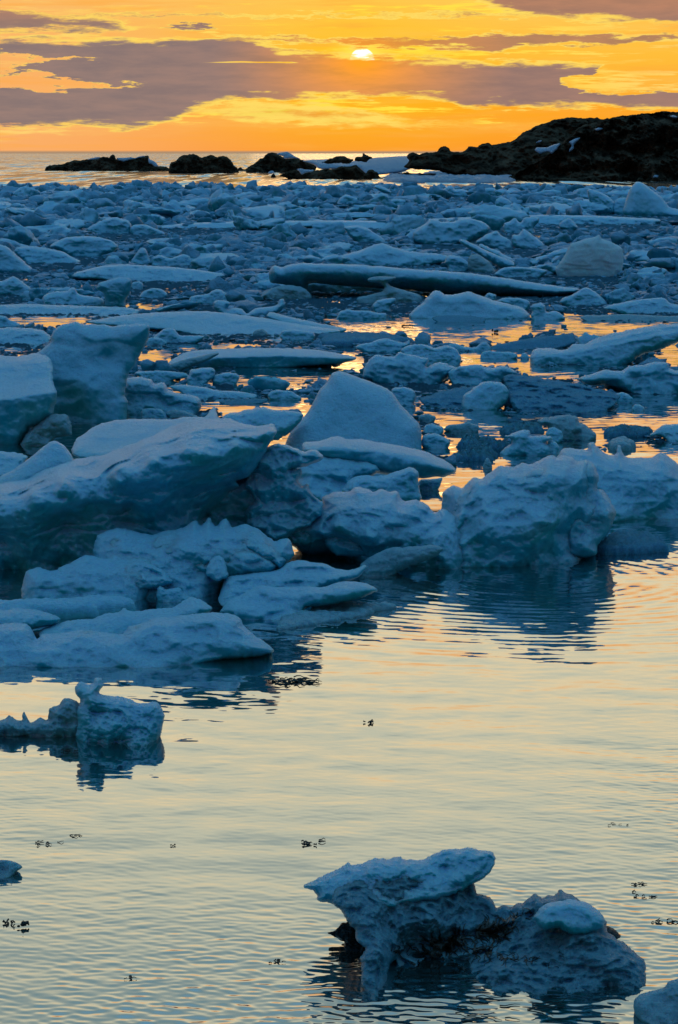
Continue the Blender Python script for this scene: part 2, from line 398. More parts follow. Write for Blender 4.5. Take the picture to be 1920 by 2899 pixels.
def build_water():
    ys = [4.5]
    while ys[-1] < 17: ys.append(ys[-1]+max(.0052, .00030*ys[-1]**1.6))
    while ys[-1] < 30000: ys.append(ys[-1]*1.06)
    ys = np.array(ys); nr = len(ys)
    ncol = 560
    s = np.linspace(-1, 1, ncol)
    wide = np.where(ys < 17, .17*ys+.15, 0)
    # beyond the ripples the sheet fans out to the horizon
    far = ys >= 17
    wide[far] = (.17*17+.15)*(ys[far]/17)**1.25
    X = s[None, :]*wide[:, None]; Y = np.repeat(ys[:, None], ncol, 1)
    x = X.ravel(); y = Y.ravel()
    env = .55+.45*fbm(np.c_[x*.9, y*.55, x*0], 3, 5)
    env2 = np.clip(.5+1.3*fbm(np.c_[x*.7+9, y*.5, x*0], 2, 8), .08, 1.3)
    fade = np.clip((16.5-y)/6, 0, 1)
    prox = np.clip((9.5-y)/4, 0, 1)
    a1 = (.007+.046*prox*env2**2.2)*fade*np.clip((11-y)/3, 0, 1); a2 = (.005+.024*prox*env2**1.5)*fade; a3 = .008*fade
    z = a1*tile(0, x, y)+a2*tile(1, x+2, y+1)+a3*tile(2, x, y)
    # rings spreading from the floating ice block at the left and from the big pitted berg
    for (cx, cy, amp, lam, reach) in ((.55, 5.2, .0003, .06, 1.0), (.9, 12.1, .0006, .09, 1.3)):
        r = np.hypot(x-cx, y-cy)
        z += amp*np.sin(2*np.pi*r/lam+1.5*vnoise(np.c_[x*2, y*2, x*0]))*np.exp(-((r-.5)/reach)**2)*fade
    v = np.c_[x, y, z]
    idx = np.arange(nr*ncol).reshape(nr, ncol)
    f = np.stack([idx[:-1, :-1], idx[:-1, 1:], idx[1:, 1:], idx[1:, :-1]], -1).reshape(-1, 4)
    o = link('sea_water', v, f, M_WATER)
    tag(o, 'calm rippled sea water reflecting the pale gold sky', kind='structure')
    # the sheet round and behind the camera, butted under the near edge
    w = 30000
    y0 = 3.2
    b = link('sea_water', [(-w, -w, -.03), (w, -w, -.03), (w, w, -.03), (-w, w, -.03)], [(0, 1, 2, 3)], M_WATER)
    b.name = 'deep_water'
    tag(b, 'open sea water lying beyond and around the ice', kind='structure')
build_water()
# ------------------------------------------------------------------ carved bodies
CROPS = {'A': (0, 1150, .6122), 'B': (960, 1150, .6122), 'C': (0, 1850, .6122), 'D': (780, 2300, .727), 'E': (0, 2250, .6122),
         'F': (0, 860, .6122), 'G': (960, 860, .6122), 'H': (0, 500, .6122), 'I': (960, 500, .6122), 'J': (0, 0, .6122),
         'K': (960, 0, .6122), 'S': (0, 0, 1.2245), 'L': (100, 420, .38265), 'M': (660, 400, .5102)}
def P(crop, pts):
    ox, oy, s = CROPS[crop]
    return [(ox+a[0]*s, oy+a[1]*s)+tuple(a[2:]) for a in pts]
def densify(poly, step, jag, seed):
    rng = random.Random(seed)
    out = []
    n = len(poly)
    # rounded corners by one Chaikin-like pass at low weight, then subdivide with jitter
    pts = []
    for i in range(n):
        a, b = np.array(poly[i][:2]), np.array(poly[(i+1) % n][:2])
        pts += [a*.85+b*.15, a*.15+b*.85]
    n = len(pts)
    acc = 0
    for i in range(n):
        a, b = pts[i], pts[(i+1) % n]
        L = np.hypot(*(b-a)); k = max(1, int(L/step))
        for j in range(k):
            out.append(a+(b-a)*(j/k))
    out = np.array(out)
    s = np.cumsum(np.r_[0, np.hypot(*np.diff(out, axis=0).T)])
    q = np.c_[s/(step*6), s*0+seed*3.7, s*0]
    off = np.c_[fbm(q, 4, seed, .6), fbm(q+50, 4, seed+3, .6)]*jag
    off = off+np.c_[fbm(q*3.1, 2, seed+6, .7), -np.abs(fbm(q*3.1+20, 2, seed+8, .7))*1.6]*min(2.2, jag*.55)
    return out+off
def sdf(px, py, poly):
    A = poly; B = np.roll(poly, -1, 0)
    n = len(px); d2 = np.full(n, 1e18); near = np.zeros((n, 2)); ins = np.zeros(n, bool)
    for (ax, ay), (bx, by) in zip(A, B):
        ex, ey = bx-ax, by-ay
        L = ex*ex+ey*ey+1e-12
        wx, wy = px-ax, py-ay
        tt = np.clip((wx*ex+wy*ey)/L, 0, 1)
        qx, qy = ax+tt*ex, ay+tt*ey
        dd = (px-qx)**2+(py-qy)**2
        c = dd < d2
        d2[c] = dd[c]; near[c, 0] = qx[c]; near[c, 1] = qy[c]
        cr = ((ay > py) != (by > py))
        if cr.any():
            xi = ax+(py-ay)*ex/(ey if ey != 0 else 1e-9)
            ins ^= cr & (px < xi)
    return np.sqrt(d2), near, ins
def grid_in(poly, sp):
    mn = poly.min(0)-sp; mx = poly.max(0)+sp
    nx = int((mx[0]-mn[0])/sp)+2; ny = int((mx[1]-mn[1])/sp)+2
    gx, gy = np.meshgrid(mn[0]+np.arange(nx)*sp, mn[1]+np.arange(ny)*sp, indexing='ij')
    px, py = gx.ravel(), gy.ravel()
    d, near, ins = sdf(px, py, poly)
    sd = np.where(ins, d, -d)
    idx = np.arange(nx*ny).reshape(nx, ny)
    q = np.stack([idx[:-1, :-1], idx[1:, :-1], idx[1:, 1:], idx[:-1, 1:]], -1).reshape(-1, 4)
    keep = (sd[q].mean(1) > 0) & (sd[q].min(1) > -.75*sp)
    q = q[keep]
    cnt = np.bincount(q.ravel(), minlength=nx*ny)
    used = np.nonzero(cnt)[0]
    bd = cnt[used] < 4
    remap = -np.ones(nx*ny, int); remap[used] = np.arange(len(used))
    q = remap[q]
    uv = np.c_[px[used], py[used]]; dd = np.where(ins[used], d[used], 0)
    uv[bd] = near[used][bd]; dd[bd] = 0
    return uv, dd, bd, q
def relief_fn(ctrl):
    """smooth depth field through control points (u, v, metres); biharmonic-free linear kernel with an affine part"""
    c = np.array(ctrl, float); n = len(c)
    sc = max(np.ptp(c[:, 0]), np.ptp(c[:, 1]), 1)
    X = c[:, :2]/sc
    K_ = np.sqrt(((X[:, None]-X[None])**2).sum(-1)+1e-4)
    A = np.zeros((n+3, n+3)); A[:n, :n] = K_; A[:n, n] = 1; A[:n, n+1:] = X; A[n, :n] = 1; A[n+1:, :n] = X.T
    A[:n, :n] -= np.eye(n)*.004
    w = np.linalg.lstsq(A, np.r_[c[:, 2], 0, 0, 0], rcond=None)[0]
    def f(u, v):
        Y = np.c_[u, v]/sc
        r = np.sqrt(((Y[:, None]-X[None])**2).sum(-1)+1e-4)
        return r@w[:n]+w[n]+Y@w[n+1:]
    return f
HEROES = []      # (outline in photograph pixels, distance) - loose pieces keep clear of them
def shape(pts, wl, Y=None, lean=.5, tf=None, tb=None, R=None, amp=None, fr=None, jag=None, relief=None, sp=None, billow=True, dY=0.0,
          seed=1, ext=True, facet=0.0, rough=None, crest=None, top=None):
    """a solid body standing in the water line wl. Its middle sheet has real depth (lean / relief, in metres), a front that bulges
    towards us and a back that bulges away."""
    poly = np.array([p[:2] for p in pts], float)
    mnx, mny = poly.min(0); mxx, mxy = poly.max(0)
    wpx = min(mxx, 1990)-max(mnx, -70); hpx = min(mxy, wl)-mny
    Yg = ground_y(wl)
    pm = Yg/F                                   # metres per pixel there
    small = min(wpx, hpx*1.6)*pm
    if tf is None: tf = .34*small
    if tb is None: tb = .45*small
    Y0 = (Yg+tf*.8 if Y is None else Y)+dY
    if ext:
        e = max(10, .12/pm*min(1, small*2.5)) if wl > 1000 else max(4, .08/pm)
        low = poly[:, 1] > wl-.06*max(hpx, 30)
        poly[low, 1] = np.maximum(poly[low, 1], wl)+e
    if sp is None: sp = max(2.3, math.sqrt(wpx*hpx/2600)) if wpx*hpx < 60000 else max(3.2, math.sqrt(wpx*hpx/16000))
    if jag is None: jag = min(6.0, .035*min(wpx, hpx)+.6)
    if R is None: R = .30*min(wpx, hpx)
    dp = densify([tuple(p) for p in poly], max(sp*1.3, 3), jag, seed)
    HEROES.append((dp, Y0-tf))
    uv, d, bd, q = grid_in(dp, sp)
    u, v = uv[:, 0], uv[:, 1]
    if amp is None: amp = .11*small
    if fr is None: fr = 2.6/small
    if crest is not None:
        # crest: a line over the body; above it the surface lies back as a top face of given rise
        cx = [c[0] for c in crest]; cy = [c[1] for c in crest]
        cyv = np.interp(u, cx, cy)
        k = top if top is not None else 3.0
        mid = np.where(v < cyv, (cyv-v)*pm*k, -(cyv-v)*pm*lean*-1*-1)
        mid = np.where(v < cyv, (cyv-v)*pm*k, (v-cyv)*pm*(-lean))
    else:
        mid = (wl-v)*pm*lean
    if relief is not None: mid = mid+relief_fn(relief)(u, v)
    rr = np.clip(d/R, 0, 1)
    prof = np.sqrt(np.clip(1-(1-rr)**2, 0, 1))
    rx, rz = ray(u, v)
    def pos(Yv): return np.c_[rx*Yv, Yv, CAM_H+rz*Yv]
    Yf = Y0+mid-tf*prof
    base = pos(Yf)
    n = fbm(base*fr+seed*13.1, 4, seed, .42, billow)
    if facet and not billow:
        n2 = fbm(base*fr*.55+seed*5.3, 2, seed+40, .4); n = n+facet*np.abs(n2)*2
    n3 = fbm(base*fr*5+seed, 3, seed+60, .6, billow)
    if rough:
        q_ = base*fr*1.6+9; w_ = fbm(q_*.7, 3, seed+31, .6)*3; wi = np.floor(w_)
        n = n*.6+.55*rough*fbm(q_*1.5, 5, seed+21, .72)+(wi+np.clip((w_-wi-.5)*5+.5, 0, 1))*.45; n3 = n3*2
    att = np.clip(rr*2.2, 0, 1)
    if billow:
        n = -n; n3 = -n3
        q_ = base*fr*np.array([.55, .7, 1.5])*.9+seed*3.3
        tn = fbm(q_, 3, seed+80, .5)*2.6
        ti = np.floor(tn); tf_ = tn-ti
        terr = (ti+np.clip((tf_-.5)*3.2+.5, 0, 1))/2.6
        n = n*.75+terr*1.0
        n3 = n3*.40-1.0*fbm(base*fr*1.9+seed, 3, seed+90, .45, True)
    Yf = Yf-amp*(n+(.42 if wl > 1290 else .30)*n3)*att
    Yb = Y0+mid+tb*prof+amp*.6*fbm(pos(Y0+mid)*fr+70, 3, seed+9)*att
    vf = pos(Yf); vb = pos(Yb)
    N = len(uv); inner = np.nonzero(~bd)[0]
    rm = np.arange(N); rm[inner] = N+np.arange(len(inner))
    verts = np.r_[vf, vb[inner]]
    qb = rm[q][:, ::-1]
    return verts, np.r_[q, qb]
def floe(pts, ht=.06, tilt=0.0, amp=.012, fr=6.0, jag=.03, sp=None, seed=1, Rm=None, z1=-.12, relief=None, near_side=True):
    """a floating pan, its top outline laid down on the plane z = ht"""
    pts = P('S', []) + [tuple(p) for p in pts]
    u = np.array([p[0] for p in pts], float); v = np.array([p[1] for p in pts], float)
    rx, rz = ray(u, v)
    Y = (ht-CAM_H)/rz
    poly = np.c_[rx*Y, Y]
    ext = np.ptp(poly, axis=0); s = min(ext)
    if sp is None: sp = max(math.sqrt(ext[0]*ext[1]/5000), .008)
    dp = densify([tuple(p) for p in poly], sp*2.2, min(s*.12, jag*3), seed)
    ux, vx = to_px(dp[:, 0], dp[:, 1], ht)
    HEROES.append((np.c_[ux, vx], Y.min()))
    xy, d, bd, q = grid_in(dp, sp)
    if Rm is None: Rm = max(ht*1.2, .04)
    prof = np.sqrt(np.clip(1-(1-np.clip(d/Rm, 0, 1))**2, 0, 1))
    B = np.c_[xy, xy[:, 0]*0]
    t_ = (xy[:, 1]-dp[:, 1].min())/max(ext[1], .01)
    zt = ht*(.25+.75*prof)+tilt*t_*prof+amp*fbm(B*fr+seed, 5, seed, .55, True)*np.clip(d/Rm, 0, 1)+amp*.6*fbm(B*fr*6, 2, seed)
    if relief is not None: zt = zt+relief(xy)*prof
    top = np.c_[xy, zt]; bot = np.c_[xy, np.full(len(xy), z1)]
    side = np.c_[xy*1, np.full(len(xy), -.0)]
    N = len(xy)
    verts = np.r_[top, bot]
    # side wall from border quads' open edges
    from collections import Counter
    e = np.r_[q[:, [0, 1]], q[:, [1, 2]], q[:, [2, 3]], q[:, [3, 0]]]
    key = np.sort(e, 1); _, inv, c = np.unique(key[:, 0]*N+key[:, 1], return_inverse=True, return_counts=True)
    open_ = e[c[inv] == 1]
    wall = np.c_[open_[:, 1], open_[:, 0], open_[:, 0]+N, open_[:, 1]+N]
    return verts, np.r_[q, (q+N)[:, ::-1], wall]
_seed = [10]
def ice(name, label, cat, crop, pts, wl, mat=None, group=None, **k):
    """one body of ice traced in a crop's own pixels; wl is its water line there"""
    _seed[0] += 1; k.setdefault('seed', _seed[0])
    ox, oy, s = CROPS[crop]
    if k.get('relief'): k['relief'] = P(crop, k['relief'])
    if k.get('crest'): k['crest'] = P(crop, k['crest'])
    v, f = shape(P(crop, pts), oy+wl*s, **k)
    o = link(name, v, f, mat or M_ICE, smooth=mat is not M_ROCK)
    if label: tag(o, label, cat, group)
    return o
def ice_parts(name, label, cat, parts, mat=None, group=None):
    """a body of several clearly different masses: Empty > parts"""
    first = True; root = None
    for (pn, crop, pts, wl, k) in parts:
        k = dict(k); m = k.pop('mat', None) or mat or M_ICE
        _seed[0] += 1; k.setdefault('seed', _seed[0])
        ox, oy, s = CROPS[crop]
        if k.get('relief'): k['relief'] = P(crop, k['relief'])
        if k.get('crest'): k['crest'] = P(crop, k['crest'])
        if root is None:
            Yg = float(ground_y(oy+wl*s)); uc = np.mean([p[0] for p in P(crop, pts)])
            loc = Vector((float(ray(uc, 0)[0])*0+float((uc-960)/F*Yg), Yg, 0))
            root = thing(name, loc); tag(root, label, cat, group)
        v, f = shape(P(crop, pts), oy+wl*s, **k)
        v = v-np.array(loc)
        link(pn, v, f, m, root, smooth=m is not M_ROCK)
    return root
def pan(name, label, cat, crop, pts, mat=None, group=None, **k):
    _seed[0] += 1; k.setdefault('seed', _seed[0])
    v, f = floe(P(crop, pts), **k)
    o = link(name, v, f, mat or M_GRAN)
    if label: tag(o, label, cat, group)
    return o
# ------------------------------------------------------------------ the big bergs of the foreground jam
ice_parts('tilted_ice_slab', 'huge tilted blue ice slab with bright crest and pointed tip rising over a lobed base', 'ice slab', [
    ('slab', 'A', [(-90, 372), (0, 345), (120, 322), (250, 280), (345, 245), (480, 228), (560, 195), (640, 165), (720, 130), (790, 95), (860, 72),
                   (960, 60), (1060, 58), (1120, 82), (1200, 92), (1268, 80), (1282, 122), (1250, 165), (1225, 215), (1190, 275), (1150, 330),
                   (1085, 345), (1110, 372), (1060, 400), (1150, 430), (1140, 480), (930, 520), (960, 560), (900, 640), (760, 700), (640, 740), (400, 780), (100, 900), (-90, 900)],
     860, dict(Y=12.35, lean=0, tf=.16, tb=.5, R=45, amp=.08, fr=4.0, jag=3, sp=3.2,
               relief=[(-80, 380, .75), (120, 325, .75), (345, 250, .72), (560, 200, .60), (790, 100, .85), (1060, 62, .8), (1260, 84, .35),
                       (-80, 480, -.10), (0, 445, -.10), (150, 400, -.12), (300, 345, -.14), (560, 290, -.16), (700, 240, -.14), (860, 190, -.10), (960, 190, -.10), (1090, 175, -.08), (1268, 120, .05),
                       (0, 620, .06), (300, 560, .06), (600, 470, .06), (850, 400, .10), (1050, 330, .12), (1200, 230, .10),
                       (0, 830, .10), (300, 740, .06), (600, 660, .02), (850, 560, .12), (1080, 440, .50), (960, 500, .4)])),
    ('lobed_base', 'A', [(430, 600), (560, 560), (700, 600), (760, 580), (850, 560), (905, 520), (930, 560), (965, 510), (1000, 562), (1045, 512), (1070, 565), (1120, 545), (1190, 562),
                         (1230, 600), (1270, 628), (1330, 602), (1350, 632), (1366, 685), (1312, 742), (1290, 765), (1230, 790), (1030, 810), (1000, 870), (990, 900), (820, 900), (600, 880), (430, 880)],
     868, dict(Y=11.75, lean=.9, tf=.20, tb=.4, R=80, amp=.055, fr=5.5, jag=5, sp=3.2)),
    ('lobed_base', 'A', [(110, 770), (180, 742), (240, 765), (300, 735), (390, 690), (440, 700), (500, 712), (530, 686), (560, 700), (690, 700), (740, 750), (800, 780), (806, 815), (720, 832), (640, 870), (600, 905), (100, 905), (90, 860)],
     868, dict(Y=11.6, lean=.9, tf=.14, tb=.4, R=60, amp=.045, fr=6, jag=4)),
    ('ice_lobe', 'A', [(690, 640), (730, 600), (790, 585), (850, 598), (900, 590), (940, 604), (1000, 600), (1030, 625), (1100, 632), (1180, 655), (1250, 698), (1292, 745), (1240, 785), (1000, 802), (830, 795), (760, 745), (700, 700)], 868,
     dict(Y=11.66, lean=.9, tf=.10, tb=.2, R=45, amp=.05, fr=7, jag=4, ext=False)),
    ('ice_lobe', 'A', [(950, 780), (955, 740), (975, 708), (1010, 690), (1035, 700), (1046, 740), (1060, 790), (1000, 815)], 868, dict(Y=11.5, lean=.9, tf=.07, tb=.2, R=30, amp=.03, fr=8, jag=3, ext=False)),
    ('ice_lobe', 'A', [(470, 640), (500, 590), (560, 575), (620, 590), (660, 640), (740, 680), (700, 700), (600, 690), (520, 690)], 868, dict(Y=11.72, lean=.9, tf=.12, tb=.2, R=40, amp=.05, fr=7, jag=4, ext=False)),
    ('ice_lobe', 'A', [(1090, 640), (1110, 590), (1160, 575), (1200, 585), (1235, 620), (1290, 660), (1330, 720), (1300, 760), (1240, 730), (1160, 690)], 868, dict(Y=11.68, lean=.9, tf=.12, tb=.2, R=30, amp=.04, fr=8, jag=4, ext=False)),
    ('ice_lobe', 'A', [(560, 800), (580, 740), (640, 715), (700, 730), (760, 770), (806, 810), (740, 840), (620, 850)], 868, dict(Y=11.5, lean=.9, tf=.08, tb=.2, R=35, amp=.04, fr=8, jag=4, ext=False)),
    ('cave_wall', 'A', [(880, 400), (1000, 330), (1180, 300), (1330, 330), (1440, 440), (1480, 560), (1380, 640), (1200, 680), (960, 640), (880, 560)], 868,
     dict(Y=12.75, lean=.2, tf=.2, R=60, amp=.06, fr=5, ext=False)),
    ('ice_spur', 'A', [(1180, 240), (1240, 190), (1270, 175), (1330, 182), (1400, 215), (1460, 198), (1497, 228), (1490, 252), (1420, 278), (1340, 300), (1395, 288), (1398, 318), (1380, 345), (1400, 378), (1425, 358), (1448, 420),
                       (1500, 450), (1480, 520), (1350, 600), (1290, 640), (1200, 600), (1140, 560), (1130, 490), (1180, 440), (1160, 400), (1120, 380), (1150, 320)],
     868, dict(Y=12.5, lean=.3, tf=.12, tb=.25, R=25, amp=.07, fr=7, jag=6, ext=False)),
])
ice_parts('pitted_ice_berg', 'large lumpy blue berg with pitted ridges standing in open water right of the slab', 'iceberg', [
    ('melted_block', 'B', [(440, 560), (470, 500), (478, 430), (475, 405), (525, 362), (565, 385), (620, 328), (660, 338), (700, 305), (740, 275), (800, 285), (850, 262), (880, 270), (950, 240),
                           (985, 222), (1015, 240), (1035, 228), (1080, 236), (1105, 258), (1150, 250), (1185, 285), (1202, 330), (1190, 388), (1215, 385), (1250, 430), (1286, 490), (1268, 550), (1240, 600),
                           (1200, 640), (1192, 700), (1190, 760), (900, 790), (600, 790), (400, 780), (340, 700)],
     735, dict(lean=.55, tf=.30, tb=.5, R=110, amp=.10, fr=3.2, jag=5, sp=3.2, facet=.5,
               relief=[(480, 480, .15), (640, 420, -.05), (850, 330, .0), (980, 300, -.05), (1150, 300, .0), (700, 560, -.12), (960, 540, -.16), (1010, 580, .12), (1080, 480, .08), (1100, 640, .2),
                       (1250, 480, .1), (980, 700, .12), (760, 680, -.02), (560, 640, -.05)])),
    ('ice_lobe', 'B', [(470, 650), (500, 590), (560, 560), (640, 560), (700, 535), (780, 545), (860, 515), (930, 525), (992, 545), (985, 560), (955, 568), (940, 610), (925, 650), (890, 665), (820, 660), (740, 690), (600, 705), (500, 720)], 735,
     dict(Y=12.50, lean=.55, tf=.12, tb=.3, R=50, amp=.06, fr=6, jag=5, ext=False)),
    ('ice_lobe', 'B', [(1015, 470), (1060, 400), (1090, 320), (1120, 285), (1155, 256), (1188, 285), (1202, 330), (1190, 390), (1215, 386), (1250, 432), (1284, 490), (1262, 550), (1236, 600), (1198, 640), (1190, 690), (1130, 700), (1060, 690), (1040, 600)], 735,
     dict(Y=12.62, lean=.55, tf=.10, tb=.3, R=40, amp=.05, fr=7, jag=4, ext=False)),
    ('ice_lobe', 'B', [(845, 370), (858, 318), (900, 288), (985, 288), (1000, 312), (985, 350), (930, 390), (880, 405)], 735, dict(Y=12.46, lean=.55, tf=.08, tb=.3, R=35, amp=.03, fr=8, jag=3, ext=False)),
    ('ice_lobe', 'B', [(530, 470), (560, 410), (640, 350), (720, 345), (750, 380), (720, 440), (700, 500), (620, 540), (550, 540)], 735, dict(Y=12.58, lean=.55, tf=.08, tb=.3, R=40, amp=.05, fr=7, jag=4, ext=False)),
    ('ice_lobe', 'B', [(-70, 640), (-40, 540), (0, 500), (50, 476), (95, 490), (150, 540), (185, 610), (160, 690), (60, 700), (-20, 690)], 738, dict(Y=12.52, lean=.55, tf=.10, tb=.3, R=45, amp=.05, fr=7, jag=4, ext=False)),
    ('ice_lobe', 'B', [(180, 560), (190, 470), (220, 432), (260, 450), (290, 520), (330, 560), (390, 600), (400, 660), (300, 700), (210, 660)], 738, dict(Y=12.52, lean=.55, tf=.09, tb=.3, R=40, amp=.05, fr=7, jag=4, ext=False)),
    ('ice_lobe', 'B', [(-250, 590), (-235, 520), (-190, 490), (-140, 500), (-110, 560), (-90, 620), (-150, 650), (-220, 640)], 738, dict(Y=12.58, lean=.55, tf=.09, tb=.3, R=35, amp=.04, fr=8, jag=4, ext=False)),
    ('lumpy_ridge', 'B', [(-330, 500), (-300, 492), (-210, 478), (-120, 486), (-70, 455), (-80, 425), (0, 392), (40, 398), (80, 376), (130, 382), (155, 400), (200, 385), (230, 400), (268, 392), (300, 440),
                          (350, 430), (400, 452), (430, 478), (452, 492), (480, 470), (560, 520), (620, 700), (600, 790), (150, 775), (60, 745), (0, 700), (-160, 690), (-230, 640), (-300, 600)],
     738, dict(lean=.55, tf=.24, tb=.4, R=80, amp=.085, fr=4.5, jag=5, sp=3.4,
               relief=[(-300, 500, .1), (0, 420, .1), (0, 560, -.1), (200, 480, .0), (150, 600, -.15), (400, 500, .05), (450, 620, -.1), (0, 680, .3), (-200, 620, .1), (300, 700, .05)])),
])
ice('ice_berg', 'smooth blue berg with a thin spike on top, cut off by the right edge', 'iceberg', 'B',
    [(1000, 240), (1040, 192), (1100, 200), (1150, 205), (1152, 172), (1178, 165), (1192, 192), (1240, 225), (1268, 232), (1285, 215), (1294, 178), (1303, 185), (1320, 240), (1400, 237), (1440, 240), (1500, 212), (1560, 262),
     (1620, 320), (1660, 420), (1660, 560), (1500, 530), (1400, 520), (1280, 520), (1100, 520), (1000, 400)], 522, lean=.9, tf=.3, R=100, amp=.09, fr=3.0, jag=3, sp=3.3)
ice('ice_pyramid', 'tall blue pyramid of ice with a rounded peak behind the tilted slab', 'ice block', 'S',
    [(640, 1050), (668, 1003), (720, 942), (735, 905), (752, 888), (768, 862), (785, 857), (812, 866), (850, 880), (905, 903), (930, 940), (975, 985), (976, 1035), (950, 1050), (800, 1060)], 1045,
    lean=.8, tf=.2, tb=.5, R=60, amp=.03, fr=2.6, jag=2.0, billow=False, sp=3.3)
ice_parts('ice_fin', 'tall upright fin of ice with a ragged bright top edge, right of the square block', 'ice block', [
    ('fin', 'F', [(130, 260), (200, 207), (232, 180), (240, 135), (272, 100), (350, 84), (385, 96), (430, 92), (470, 97), (520, 105), (600, 95), (680, 92), (696, 112), (688, 160), (655, 225), (622, 290), (590, 330),
     (575, 420), (592, 460), (580, 530), (440, 555), (330, 560), (250, 560), (170, 520), (130, 400)], 545, dict(lean=.15, tf=.16, tb=.3, R=55, amp=.05, fr=2.4, jag=4, sp=3.3,
    relief=[(240, 130, .1), (460, 110, .12), (680, 100, -.12), (500, 250, .1), (560, 320, -.04), (450, 400, -.12), (540, 480, -.16), (300, 350, -.02), (350, 500, .05), (620, 180, .02)])),
    ('buttress', 'F', [(408, 420), (420, 370), (455, 310), (500, 286), (560, 290), (585, 335), (574, 420), (590, 462), (580, 520), (520, 490), (430, 455)], 545, dict(Y=19.32, lean=.15, tf=.10, tb=.2, R=40, amp=.04, fr=4, jag=4, ext=False)),
])
ice_parts('square_ice_block', 'broad square block of snowy ice cut off by the left edge', 'ice block', [
    ('block', 'F', [(-110, 240), (0, 238), (60, 242), (150, 232), (212, 240), (244, 265), (246, 370), (262, 420), (258, 462), (246, 520), (190, 560), (130, 590), (60, 645), (-110, 660)],
     650, dict(lean=-.1, tf=.16, tb=.5, R=40, amp=.04, fr=4, jag=4, crest=[(-110, 450), (60, 440), (130, 425), (250, 410)], top=3.5, sp=3.3)),
    ('grey_base', 'F', [(40, 655), (130, 590), (200, 530), (240, 508), (312, 515), (332, 560), (330, 608), (245, 622), (240, 655), (150, 672), (60, 668)], 655, dict(mat=M_DIRTY, lean=.3, tf=.12, amp=.04)),
])
ice('ice_rubble_heap', 'low lumpy heap of ice between the tall fin and the orange pool', 'ice block', 'F',
    [(560, 400), (580, 342), (640, 338), (700, 345), (715, 367), (760, 362), (785, 402), (860, 420), (920, 430), (933, 470), (902, 505), (800, 512), (650, 530), (590, 535), (560, 480)], 508, amp=.07, fr=5)
ice('ice_chunk', 'small pale wedge of ice lying just behind the flat snowy slab', 'ice chunk', 'F', [(652, 490), (700, 482), (750, 487), (796, 530), (760, 545), (700, 550), (652, 540)], 530)
ice('ice_chunk', 'low grey ice lump beside the pale wedge behind the snowy slab', 'ice chunk', 'F', [(762, 505), (800, 488), (860, 500), (920, 520), (900, 540), (800, 540)], 530, M_DIRTY)
ice('snowy_ice_slab', 'flat topped snowy slab leaning behind the bright crest of the tilted slab', 'ice slab', 'F',
    [(330, 672), (355, 622), (375, 610), (420, 580), (480, 550), (560, 534), (700, 533), (810, 534), (850, 524), (950, 526), (975, 490), (990, 474), (1003, 500), (1008, 530), (1060, 545), (1000, 640), (800, 700), (520, 720), (370, 716), (338, 702)],
    740, Y=14.1, lean=3.2, tf=.10, tb=.2, R=26, amp=.025, fr=4, jag=3, ext=False)
ice('ice_wedge', 'smooth triangular wedge of ice beside the left edge, pointing up', 'ice block', 'F',
    [(-60, 850), (0, 800), (60, 770), (130, 720), (200, 660), (232, 640), (252, 633), (290, 650), (330, 700), (348, 735), (300, 800), (150, 860), (0, 880)], 830, Y=12.9, lean=1.0, tf=.1, R=60, amp=.02, jag=2, ext=False)
ice('ice_floe', 'low rounded ice shelf at the left edge under the square block', 'ice floe', 'F', [(-60, 680), (0, 682), (100, 694), (134, 706), (100, 760), (60, 800), (-60, 830)], 800, lean=2.2, tf=.1, amp=.03)
ice('ice_mound', 'long low teal mound between the slab tip and the blue pyramid', 'ice block', 'F',
    [(1010, 540), (1050, 510), (1120, 500), (1150, 488), (1212, 478), (1260, 490), (1330, 492), (1410, 508), (1380, 560), (1330, 610), (1270, 640), (1160, 620), (1050, 580)], 640, Y=17.2, lean=.8, tf=.15, ext=False, amp=.04)
ice('long_ice_slab', 'long low slab sloping down to a blunt nose below the blue pyramid', 'ice slab', 'G',
    [(-170, 640), (-100, 640), (-40, 618), (0, 612), (40, 628), (100, 628), (170, 640), (260, 652), (330, 668), (420, 690), (500, 730), (546, 770), (520, 790), (480, 806), (440, 802), (372, 812), (190, 790), (120, 760), (0, 740), (-170, 700)],
    800, Y=15.1, lean=.3, tf=.15, R=40, amp=.045, fr=4, jag=3, ext=False, crest=[(-170, 680), (0, 670), (200, 690), (400, 735), (546, 775)], top=3.0)
ice('ice_block', 'squarish smooth block wedged in front of the long sloping slab', 'ice block', 'G',
    [(10, 860), (50, 815), (80, 800), (130, 790), (160, 800), (210, 795), (270, 775), (342, 757), (366, 780), (372, 850), (386, 905), (300, 950), (20, 950)], 905, Y=14.6, lean=.4, tf=.12, R=40, amp=.03, ext=False)
ice('lumpy_ice_heap', 'layered lumpy heap between the ice spur and the squarish block', 'ice block', 'G',
    [(-190, 700), (-110, 675), (-60, 705), (0, 700), (60, 720), (120, 715), (180, 740), (192, 772), (150, 800), (80, 810), (60, 860), (40, 930), (-60, 950), (-190, 900)], 900, Y=14.8, lean=1.0, tf=.15, amp=.06, fr=5, ext=False)
ice('ice_shelf', 'pale undercut ice shelf poking out below the nose of the long slab', 'ice chunk', 'G', [(360, 850), (372, 812), (430, 812), (482, 802), (470, 840), (440, 862), (390, 866)], 862)
